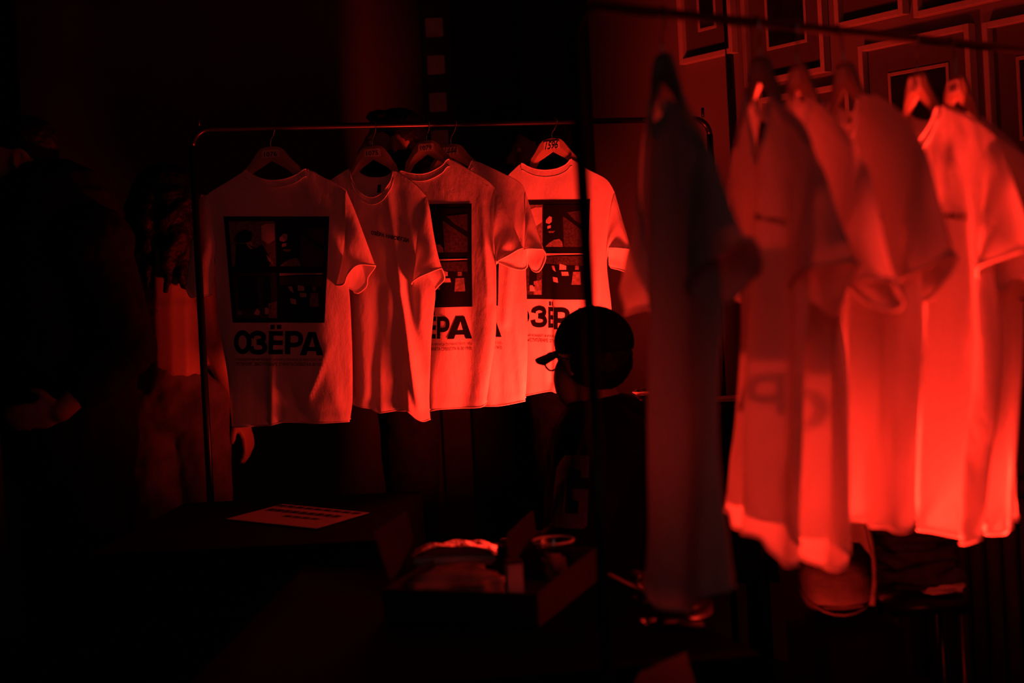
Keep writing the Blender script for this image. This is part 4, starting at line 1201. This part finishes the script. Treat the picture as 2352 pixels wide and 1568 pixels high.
def standing(label, head, fwd, body, shoulders, hips, knees, ankles, arms, clothes, skin, hairfn, topname='jacket', trousers='jeans', neckr=.052, topr=1.0):
    """all joints in world space; arms: list of (shoulder, elbow, wrist, hand direction, thumb side)"""
    r = root('person', floor_pt(body[-1]), label, 'person')
    bm = bmesh.new(); up = Vector((0, 0, 1))
    g, R3 = head_blobs(bm, head, fwd, up)
    chain(bm, [head + Vector((0, 0, -.05)), body[0]], [neckr, neckr * 1.1])
    for a, b_ in zip(body[:-1], body[1:]): capsule(bm, a, b_, .105, .10)
    for s_ in shoulders: capsule(bm, body[0] - Vector((0, 0, .03)), s_, .06, .055)
    legs(bm, hips, knees, ankles)
    for s_, e_, w_, hd, ts in arms:
        chain(bm, [s_, e_, w_], [.048, .038, .028]); hand(bm, w_, hd, ts)
    sk = finish(bm, 'body', skin, r, .0065, 3)
    eyes(r, g)
    # clothing
    bm = bmesh.new()
    cl = clothes
    for a, b_ in zip(body[:-1], body[1:]):
        capsule(bm, a, b_, cl['torso'], cl['torso'] * cl.get('taper', .95))
    for s_ in shoulders: capsule(bm, body[0] - Vector((0, 0, .02)), s_, .085 * topr, .082 * topr)
    for s_, e_, w_, hd, ts in arms:
        f = cl.get('sleeve', .92); ww = e_ + (w_ - e_) * f
        if f > 0: chain(bm, [s_, e_, ww], [.072 * topr, .060 * topr, .048 * topr])
    finish(bm, topname, cl['mat'], r, .010, 6, cl.get('disp', .012), .05)
    bm = bmesh.new()
    for h, k, a in zip(hips, knees, ankles): chain(bm, [h, k, a + Vector((0, 0, .03))], [.108, .083, .072])
    capsule(bm, hips[0], hips[1], .112, .112); capsule(bm, (hips[0] + hips[1]) / 2, (hips[0] + hips[1]) / 2 + Vector((0, 0, .10)), .12, .115)
    finish(bm, 'trousers', M[trousers], r, .010, 5, .012, .05)
    shoes(r, ankles, fwd)
    hairfn(r, g, R3)
    return r, g, R3


def short_hair(r, g, R3):
    bm = bmesh.new()
    ell(bm, g(0, -.020, .046), (.079, .094, .082), R3); ell(bm, g(0, -.060, -.008), (.066, .046, .070), R3)
    ell(bm, g(0, .040, .100), (.058, .044, .022), R3)
    finish(bm, 'hair', M['hair'], r, .006, 2, .008, .012)


def long_hair(r, g, R3):
    bm = bmesh.new()
    ell(bm, g(0, -.022, .042), (.096, .108, .092), R3)
    rnd = random.Random(4)
    for k in range(26):
        a = rnd.uniform(-2.4, 2.4) ; x = .085 * math.sin(a); y = -.03 - .075 * math.cos(a)
        pts = [g(x, y, .03)]; z = .03; L = rnd.uniform(.20, .30) if k % 3 else rnd.uniform(.14, .22); n = 7
        for q in range(1, n + 1):
            f = q / n
            pts.append(g(x * (1 + .35 * f) + .012 * math.sin(q * 2.1 + k), y * (1 + .25 * f) - .01 * f + .010 * math.cos(q * 2.4 + k), .03 - L * f))
        chain(bm, pts, [.030] * 4 + [.024, .020, .014, .008][: len(pts) - 4])
    finish(bm, 'hair', M['hair'], r, .007, 1, .010, .014)


V = Vector
# man at the far left
Dm = 3.9
hd_ = P(42, 372, Dm); bt = [P(120, 520, Dm), P(150, 760, Dm), P(165, 1030, Dm)]
ns, fs = P(215, 565, Dm - .14), P(110, 545, Dm + .16)
hp = [P(205, 1110, Dm - .07), P(160, 1110, Dm + .08)]
kn = [P(215, 1440, Dm - .06), P(170, 1440, Dm + .08)]
an = [floor_pt(kn[0]) + V((0.0, 0, .07)), floor_pt(kn[1]) + V((0.0, 0, .07))]
standing('dark-haired man in black jacket standing at the far left, one forearm bent forward', hd_, V((-1, -.25, 0)), bt, [ns, fs], hp, kn, an,
         [(ns, P(290, 800, Dm - .16), P(140, 945, Dm - .22), V((-1, -.1, -.1)), V((0, 0, 1))), (fs, P(130, 820, Dm + .2), P(50, 960, Dm + .1), V((-1, -.3, 0)), V((0, 0, 1)))],
         dict(torso=.19, mat=M['black_cloth'], sleeve=.55, disp=.014), M['skin_d'], short_hair, topr=1.35, trousers='black_cloth')
# woman behind the rack post
Dw = 4.36
hd_ = P(398, 474, Dw); bt = [P(392, 590, Dw), P(394, 700, Dw), P(398, 850, Dw)]
rs, ls = P(455, 618, Dw - .03), P(328, 618, Dw - .02)
hp = [P(345, 935, Dw - .0), P(445, 935, Dw + .02)]
kn = [P(350, 1270, Dw - .02), P(478, 1235, Dw + .06)]
an = [floor_pt(kn[0]) + V((-.02, 0, .07)), floor_pt(kn[1]) + V((.03, .02, .07))]
standing('woman with long dark curly hair and pale top reaching to the rack', hd_, V((.75, .66, -.1)), bt, [rs, ls], hp, kn, an,
         [(rs, P(484, 775, Dw + .0), P(548, 950, Dw + .10), V((.3, .1, -1)), V((-.3, -1, 0))), (ls, P(322, 790, Dw + .12), P(380, 880, Dw + .28), V((.8, .3, -.2)), V((0, 0, 1)))],
         dict(torso=.104, taper=.95, mat=M['top'], sleeve=.0, disp=.006), M['skin'], long_hair, topname='crop_top', topr=.66)
# man behind the shirts
Dq = 4.72
hd_ = P(903, 336, Dq); bt = [P(918, 440, Dq), P(925, 620, Dq), P(935, 850, Dq)]
mk = lambda x, y, d=0: P(x, y, Dq + d)
ns, fs = mk(930, 450, -.17), mk(915, 450, .17)
hp = [mk(938, 900, -.09), mk(938, 900, .09)]; kn = [mk(950, 1200, -.09), mk(950, 1200, .09)]
an = [floor_pt(k) + V((.02, 0, .07)) for k in kn]
standing('man with dark hair seen past the hangers, only one ear and cheek lit', hd_, V((-1, -.12, 0)), bt, [ns, fs], hp, kn, an,
         [(ns, mk(945, 640, -.2), mk(900, 800, -.18), V((-.3, 0, -1)), V((-1, 0, 0))), (fs, mk(935, 640, .2), mk(890, 800, .2), V((-.3, 0, -1)), V((-1, 0, 0)))],
         dict(torso=.15, mat=M['black_cloth']), M['skin'], short_hair, topr=1.1, trousers='black_cloth')
# dim man behind hanger 1596
Dq = 4.9
hd_ = mk2 = P(1240, 352, Dq); mk = lambda x, y, d=0: P(x, y, Dq + d); bt = [mk(1262, 450), mk(1270, 620), mk(1280, 850)]
ns, fs = mk(1275, 455, -.17), mk(1262, 455, .17)
hp = [mk(1284, 900, -.09), mk(1284, 900, .09)]; kn = [mk(1296, 1180, -.09), mk(1296, 1180, .09)]
an = [floor_pt(k) + V((.02, 0, .07)) for k in kn]
standing('dim dark-clothed man behind the hanger marked 1596, face in profile', hd_, V((-1, -.1, 0)), bt, [ns, fs], hp, kn, an,
         [(ns, mk(1290, 640, -.2), mk(1240, 800, -.18), V((-.3, 0, -1)), V((-1, 0, 0))), (fs, mk(1280, 640, .2), mk(1230, 800, .2), V((-.3, 0, -1)), V((-1, 0, 0)))],
         dict(torso=.15, mat=M['black_cloth']), M['skin_d'], short_hair, topr=1.1, trousers='black_cloth')

# seated man with cap and spectacles
Dc = 3.46
HC = P(1360, 828, Dc); fw = V((-.62, .78, -.05)).normalized(); upv = V((-.03, .02, 1)).normalized()
seat = P(1400, 1370, Dc); seat.z = .47
r5 = root('person', floor_pt(seat), 'seated man in cap, glasses and dark jacket with letter patch, behind the table', 'person')
bm = bmesh.new(); g5, R5 = head_blobs(bm, HC, fw, upv)
ell(bm, g5(-.036, .050, -.045), (.036, .042, .066), R5); ell(bm, g5(-.010, .066, -.070), (.034, .034, .045), R5)
nb = P(1392, 960, Dc); sh_n, sh_f = P(1420, 1025, Dc - .15), P(1375, 1010, Dc + .19)
hipc = seat + V((0, 0, .12))
chain(bm, [HC - upv * .06, nb], [.054, .060]); chain(bm, [nb - V((0, 0, .05)), hipc], [.11, .12])
for s_ in (sh_n, sh_f): capsule(bm, nb - V((0, 0, .04)), s_, .06, .055)
el_n, el_f = P(1325, 1260, Dc - .19), P(1330, 1250, Dc + .25)
wr_n, wr_f = P(1215, 1290, Dc - .05), P(1220, 1290, Dc + .12)
for s_, e_, w_ in ((sh_n, el_n, wr_n), (sh_f, el_f, wr_f)):
    chain(bm, [s_, e_, w_], [.05, .04, .03]); hand(bm, w_, V((-1, .3, -.2)), V((0, .3, 1)), curl=.8)
fh = V((fw.x, fw.y, 0)).normalized(); sd = V((-fh.y, fh.x, 0))
hips = [seat + sd * .09 + V((0, 0, .08)), seat - sd * .09 + V((0, 0, .08))]
knees = [h + fh * .42 for h in hips]; ank = [floor_pt(k) + V((0, 0, .08)) for k in knees]
legs(bm, hips, knees, ank)
finish(bm, 'body', M['skin_d'], r5, .0065, 3)
eyes(r5, g5)
bm = bmesh.new(); chain(bm, [nb - V((0, 0, .08)), hipc + V((0, 0, .02))], [.150, .165])
for s_ in (sh_n, sh_f): capsule(bm, nb - V((0, 0, .04)), s_, .09, .085)
for s_, e_, w_ in ((sh_n, el_n, wr_n), (sh_f, el_f, wr_f)): chain(bm, [s_, e_, e_ + (w_ - e_) * .9], [.088, .075, .055])
capsule(bm, nb + V((0, 0, -.012)), nb + V((.01, 0, -.03)), .078, .085)
jk = finish(bm, 'jacket', M['navy_cloth'], r5, .010, 6, .012, .05)
bm = bmesh.new()
for h, k, a in zip(hips, knees, ank): chain(bm, [h, k, a + V((0, 0, .03))], [.105, .085, .07])
capsule(bm, hips[0], hips[1], .11, .11); finish(bm, 'trousers', M['black_cloth'], r5, .010, 5, .012, .05)
shoes(r5, ank, fh)
bm = bmesh.new(); ell(bm, g5(0, -.028, .005), (.0815, .082, .080), R5); finish(bm, 'hair', M['hair'], r5, .006, 2, .008, .012)
# cap: panels, brim, button
cap = bmesh.new(); vs_ = ell(cap, g5(0, -.012, .045), (.088, .108, .086), R5, 4)
low = [v for v in cap.verts if (v.co - g5(0, 0, .022)).dot(R5.col[2]) < 0]
bmesh.ops.delete(cap, geom=low, context='VERTS')
capo = obj('cap', cap, M['black_cloth'], r5)
sm_ = capo.modifiers.new('cloth', 'SOLIDIFY'); sm_.thickness = .004
for k in range(6):
    a = k * math.pi / 3; bm = bmesh.new()
    tube(bm, [g5(.0885 * math.sin(a) * math.sin(t_), -.012 + .1085 * math.cos(a) * math.sin(t_), .045 + .0865 * math.cos(t_)) for t_ in [q * 1.5 / 8 for q in range(9)]], .0016, 6)
    obj('cap_seam', bm, M['black_cloth'], capo)
bm = bmesh.new(); ell(bm, g5(0, -.012, .132), (.009, .009, .005), R5, 2); obj('cap_button', bm, M['black_cloth'], capo)
bm = bmesh.new(); rows = []
for j in range(7):
    f = j / 6; row = []
    for i in range(15):
        a = -1.05 + 2.1 * i / 14
        rr = .098 + .075 * f * (math.cos(a * 1.1) ** .6 if abs(a) < 1.4 else 0)
        row.append(bm.verts.new(g5(rr * math.sin(a) * .86, -.012 + rr * math.cos(a), .040 - .004 - .020 * f - .018 * math.sin(a) ** 2)))
    rows.append(row)
for j in range(6):
    for i in range(14): bm.faces.new((rows[j][i], rows[j][i + 1], rows[j + 1][i + 1], rows[j + 1][i]))
bo = obj('cap_brim', bm, M['black_cloth'], r5); sm_ = bo.modifiers.new('cloth', 'SOLIDIFY'); sm_.thickness = .005
# spectacles
bm = bmesh.new()
for k in (-1, 1):
    ring = [g5(.036 * k + .027 * math.cos(a) * (1.0), .118 - .012 * abs(.036 * k + .027 * math.cos(a)) / .06, .004 + .024 * math.sin(a) * (1 if math.sin(a) < 0 else .85)) for a in [q * math.pi / 10 for q in range(20)]]
    tube(bm, ring, .0024, 6, True)
    tube(bm, [g5(.064 * k, .106, .014), g5(.080 * k, .05, .016), g5(.084 * k, -.01, .012)], .002, 6)
tube(bm, [g5(-.009, .118, .010), g5(0, .121, .013), g5(.009, .118, .010)], .002, 6)
sp = obj('spectacles', bm, M['black_metal'], r5)
for k in (-1, 1):
    bm = bmesh.new(); bm.faces.new([bm.verts.new(g5(.036 * k + .0255 * math.cos(a), .1175 - .012 * abs(.036 * k + .0255 * math.cos(a)) / .06, .004 + .0225 * math.sin(a))) for a in [q * math.pi / 10 for q in range(20)]])
    obj('spectacle_lens', bm, M['lens'], sp)
# letter patch projected on the jacket sleeve
bpy.context.view_layer.update()
dg = bpy.context.evaluated_depsgraph_get(); ev = jk.evaluated_get(dg); me = ev.to_mesh()
mw = jk.matrix_world
bvh = BVHTree.FromPolygons([mw @ v.co for v in me.vertices], [tuple(p.vertices) for p in me.polygons]); ev.to_mesh_clear()
Gp = [(.28, 0), (1, 0), (1, .30), (.80, .30), (.80, .20), (.46, .20), (.40, .25), (.36, .74), (.42, .80), (.74, .80), (.76, .62), (.58, .62), (.58, .46), (1, .46), (.98, .96), (.88, 1), (.18, 1), (0, .86), (.06, .18), (.12, .10)]
bm = bmesh.new(); bm.faces.new([bm.verts.new((x, 1 - y, 0)) for x, y in Gp]); bmesh.ops.triangulate(bm, faces=bm.faces[:]); cuts(bm, 8, 12)
q = ((1276, 1045), (1352, 1047), (1350, 1214), (1262, 1212))
camp = V((0, 0, CAMZ))
hits = []
for v in bm.verts:
    x, y = quad_px(q, v.co.x, 1 - v.co.y); d = ray(x, y).normalized(); h = bvh.ray_cast(camp, d)
    hits.append((v, x, y, d, (h[0] - camp).length if h[0] is not None else None))
dm = sorted(h[4] for h in hits if h[4]) or [3.4]
med = dm[len(dm) // 2]
for v, x, y, d, L in hits:
    if L is None or L > med + .06: L = med + .05
    v.co = camp + d * (L - .004)
po = obj('letter_patch', bm, M['patch'], r5, False, label='pale chenille letter patch')
sm_ = po.modifiers.new('felt', 'SOLIDIFY'); sm_.thickness = .003
stool('black stool under the seated man with the cap', seat.x, seat.y, .445, .17)

# ------------------------------------------------------------------ floor things under the near rack
c_ = P(1940, 1490, 2.95)
r = root('ottoman', V((c_.x, c_.y, 0)), 'dark rounded upholstered seat under the near rack', 'seat')
bm = bmesh.new(); zt_ = P(1960, 1405, 2.85).z
box(bm, V((c_.x, c_.y, zt_ - .20)), (.108, .11, .20), None, .05); obj('upholstery', bm, M['uph'], r)
bm = bmesh.new(); box(bm, V((c_.x, c_.y, (zt_ - .40) / 2)), (.10, .09, (zt_ - .40) / 2 + .003), None, .01); obj('base', bm, M['black_metal'], r)
# tote bag with strap
b0 = V((P(1935, 1390, 2.82).x, 2.86, zt_ + .003))
r = root('tote_bag', b0, 'soft black bag with a loop strap under the near rack', 'bag')
bm = bmesh.new(); vv = ell(bm, V((0, 0, 0)), (1, 1, 1), sub=4)
for v in vv:
    n_ = v.co.copy(); sx = math.copysign(abs(n_.x) ** .6, n_.x)
    z = n_.z; wd = 1 - .10 * z
    v.co = b0 + V((sx * .075 * wd, n_.y * .05 * (1 - .35 * z), .07 + math.copysign(abs(z) ** .7, z) * .068 + .006 * noise.noise(n_ * 3)))
obj('bag_body', bm, M['bag'], r)
bm = bmesh.new(); tube(bm, [b0 + V((.055 + .012 * math.sin(a), -.045 - .01 * math.cos(a), .02 + .17 * a / 3.1)) for a in [k * 3.1 / 8 for k in range(9)]], .006, 8); obj('strap', bm, M['bag'], r)
bm = bmesh.new(); tube(bm, [b0 + V((.075 * math.cos(a), -.052 * abs(math.sin(a)) - .002, .060 - .056 * math.sin(a))) for a in [k * math.pi / 12 for k in range(13)]], .0035, 8); obj('piping', bm, M['bag'], r)
bm = bmesh.new(); tl = [P(1925, 1190, 2.90), P(1982, 1195, 2.90), P(2002, 1281, 2.90), P(1955, 1268, 2.90)]
poly_prism(bm, tl, V((0, .003, 0))); tag(obj('card_sheet', bm, M['paper'], smooth=False), 'pale stiff card standing in the soft black bag', 'card')
# knitted jacket heap
cj = V((P(2105, 1300, 3.08).x, 3.08, 0)); zj = P(2105, 1345, 3.08).z
r = root('knit_jacket', V((cj.x, cj.y, zj)), 'dark folded knit jacket with a pale red-lit hem, right of the black bag', 'jacket')
for k, (dz, hw, sd_) in enumerate(((.03, .085, 1), (.07, .09, 2), (.11, .075, 3))):
    pillow('fold', M['knit'], V((cj.x - .008 * k, cj.y, zj + dz)), (hw, .07, .026), .1 * k, None, None, r, .25, 20 + k)
pillow('lining', M['white'], V((cj.x + .045, cj.y - .02, zj + .004)), (.045, .05, .012), -.15, None, None, r, .25, 30)
r = root('side_stool', V((cj.x, cj.y, 0)), 'square dark stool beneath the folded knit jacket', 'stool')
bm = bmesh.new(); box(bm, V((cj.x, cj.y, zj - .028)), (.085, .09, .012), None, .004); obj('seat', bm, M['black_metal'], r)
for sx in (-1, 1):
    for sy in (-1, 1):
        bm = bmesh.new(); tube(bm, [V((cj.x + sx * .07, cj.y + sy * .075, 0)), V((cj.x + sx * .07, cj.y + sy * .075, zj - .035))], .012, 8); obj('leg', bm, M['black_metal'], r)
# radiator on the picture wall
r = root('radiator', WO + WD * 1.0 + V((0, 0, 0)), 'ribbed iron radiator against the picture wall at the right', 'radiator')
for k in range(14):
    t_ = .62 + k * .055; c_ = WO + WD * t_ + WN * .09
    bm = bmesh.new(); tube(bm, [c_ + V((0, 0, .14)), c_ + V((0, 0, .70)), ], .021, 8); tube(bm, [c_ + WN * .05 + V((0, 0, .14)), c_ + WN * .05 + V((0, 0, .70))], .021, 8)
    box(bm, c_ + WN * .025 + V((0, 0, .70)), (.02, .045, .025), Matrix.Rotation(math.atan2(WN.y, WN.x) - math.pi / 2, 3, 'Z'), .008)
    obj('radiator_section', bm, M['radiator'], r)
bm = bmesh.new(); tube(bm, [WO + WD * .58 + WN * .11 + V((0, 0, .18)), WO + WD * 1.38 + WN * .11 + V((0, 0, .18))], .018, 8); obj('feed_pipe', bm, M['radiator'], r)
for t_ in (.66, 1.3):
    bm = bmesh.new(); c_ = WO + WD * t_ + WN * .11; box(bm, c_ + V((0, 0, .07)), (.018, .04, .07), Matrix.Rotation(math.atan2(WN.y, WN.x) - math.pi / 2, 3, 'Z')); obj('foot', bm, M['radiator'], r)


# ------------------------------------------------------------------ uplight fixtures, the last one around the added lamp
def par(label, loc, aim, hgt):
    d = (V(aim) - V(loc)).normalized(); L = V(loc) - d * .012
    r = root('stage_lamp', V((loc[0], loc[1], 0)), label, 'lamp', 'red uplights')
    bm = bmesh.new(); tube(bm, [L - d * .16, L - d * .14, L - d * .01, L], [.04, .075, .082, .085], 24); obj('housing', bm, M['black_metal'], r)
    bm = bmesh.new(); tube(bm, [L, L + d * .004], .07, 24); obj('lens', bm, M['led'], r)
    bm = bmesh.new(); s_ = d.cross(V((0, 0, 1))).normalized(); c = L - d * .09
    tube(bm, [c + s_ * .085, c + s_ * .095 - V((0, 0, .06)), V((c.x, c.y, c.z - .12)), c - s_ * .095 - V((0, 0, .06)), c - s_ * .085], .006, 8); obj('yoke', bm, M['black_metal'], r)
    bm = bmesh.new(); tube(bm, [V((c.x, c.y, 0)), V((c.x, c.y, .012)), V((c.x, c.y, .014)), V((c.x, c.y, max(.02, c.z - .12)))], [.10, .10, .015, .012], 16); obj('stand', bm, M['black_metal'], r)


par('red uplight on a stand behind the seated man', UP1, (0.02, 4.2, 1.5), .5)
par('red uplight on the floor below the near rack', UP2, (0.78, 2.5, 1.2), .3)
par('added smaller red uplight right of the other, strengthening light on the hems', UP3, (0.66, 2.50, 1.4), .3)
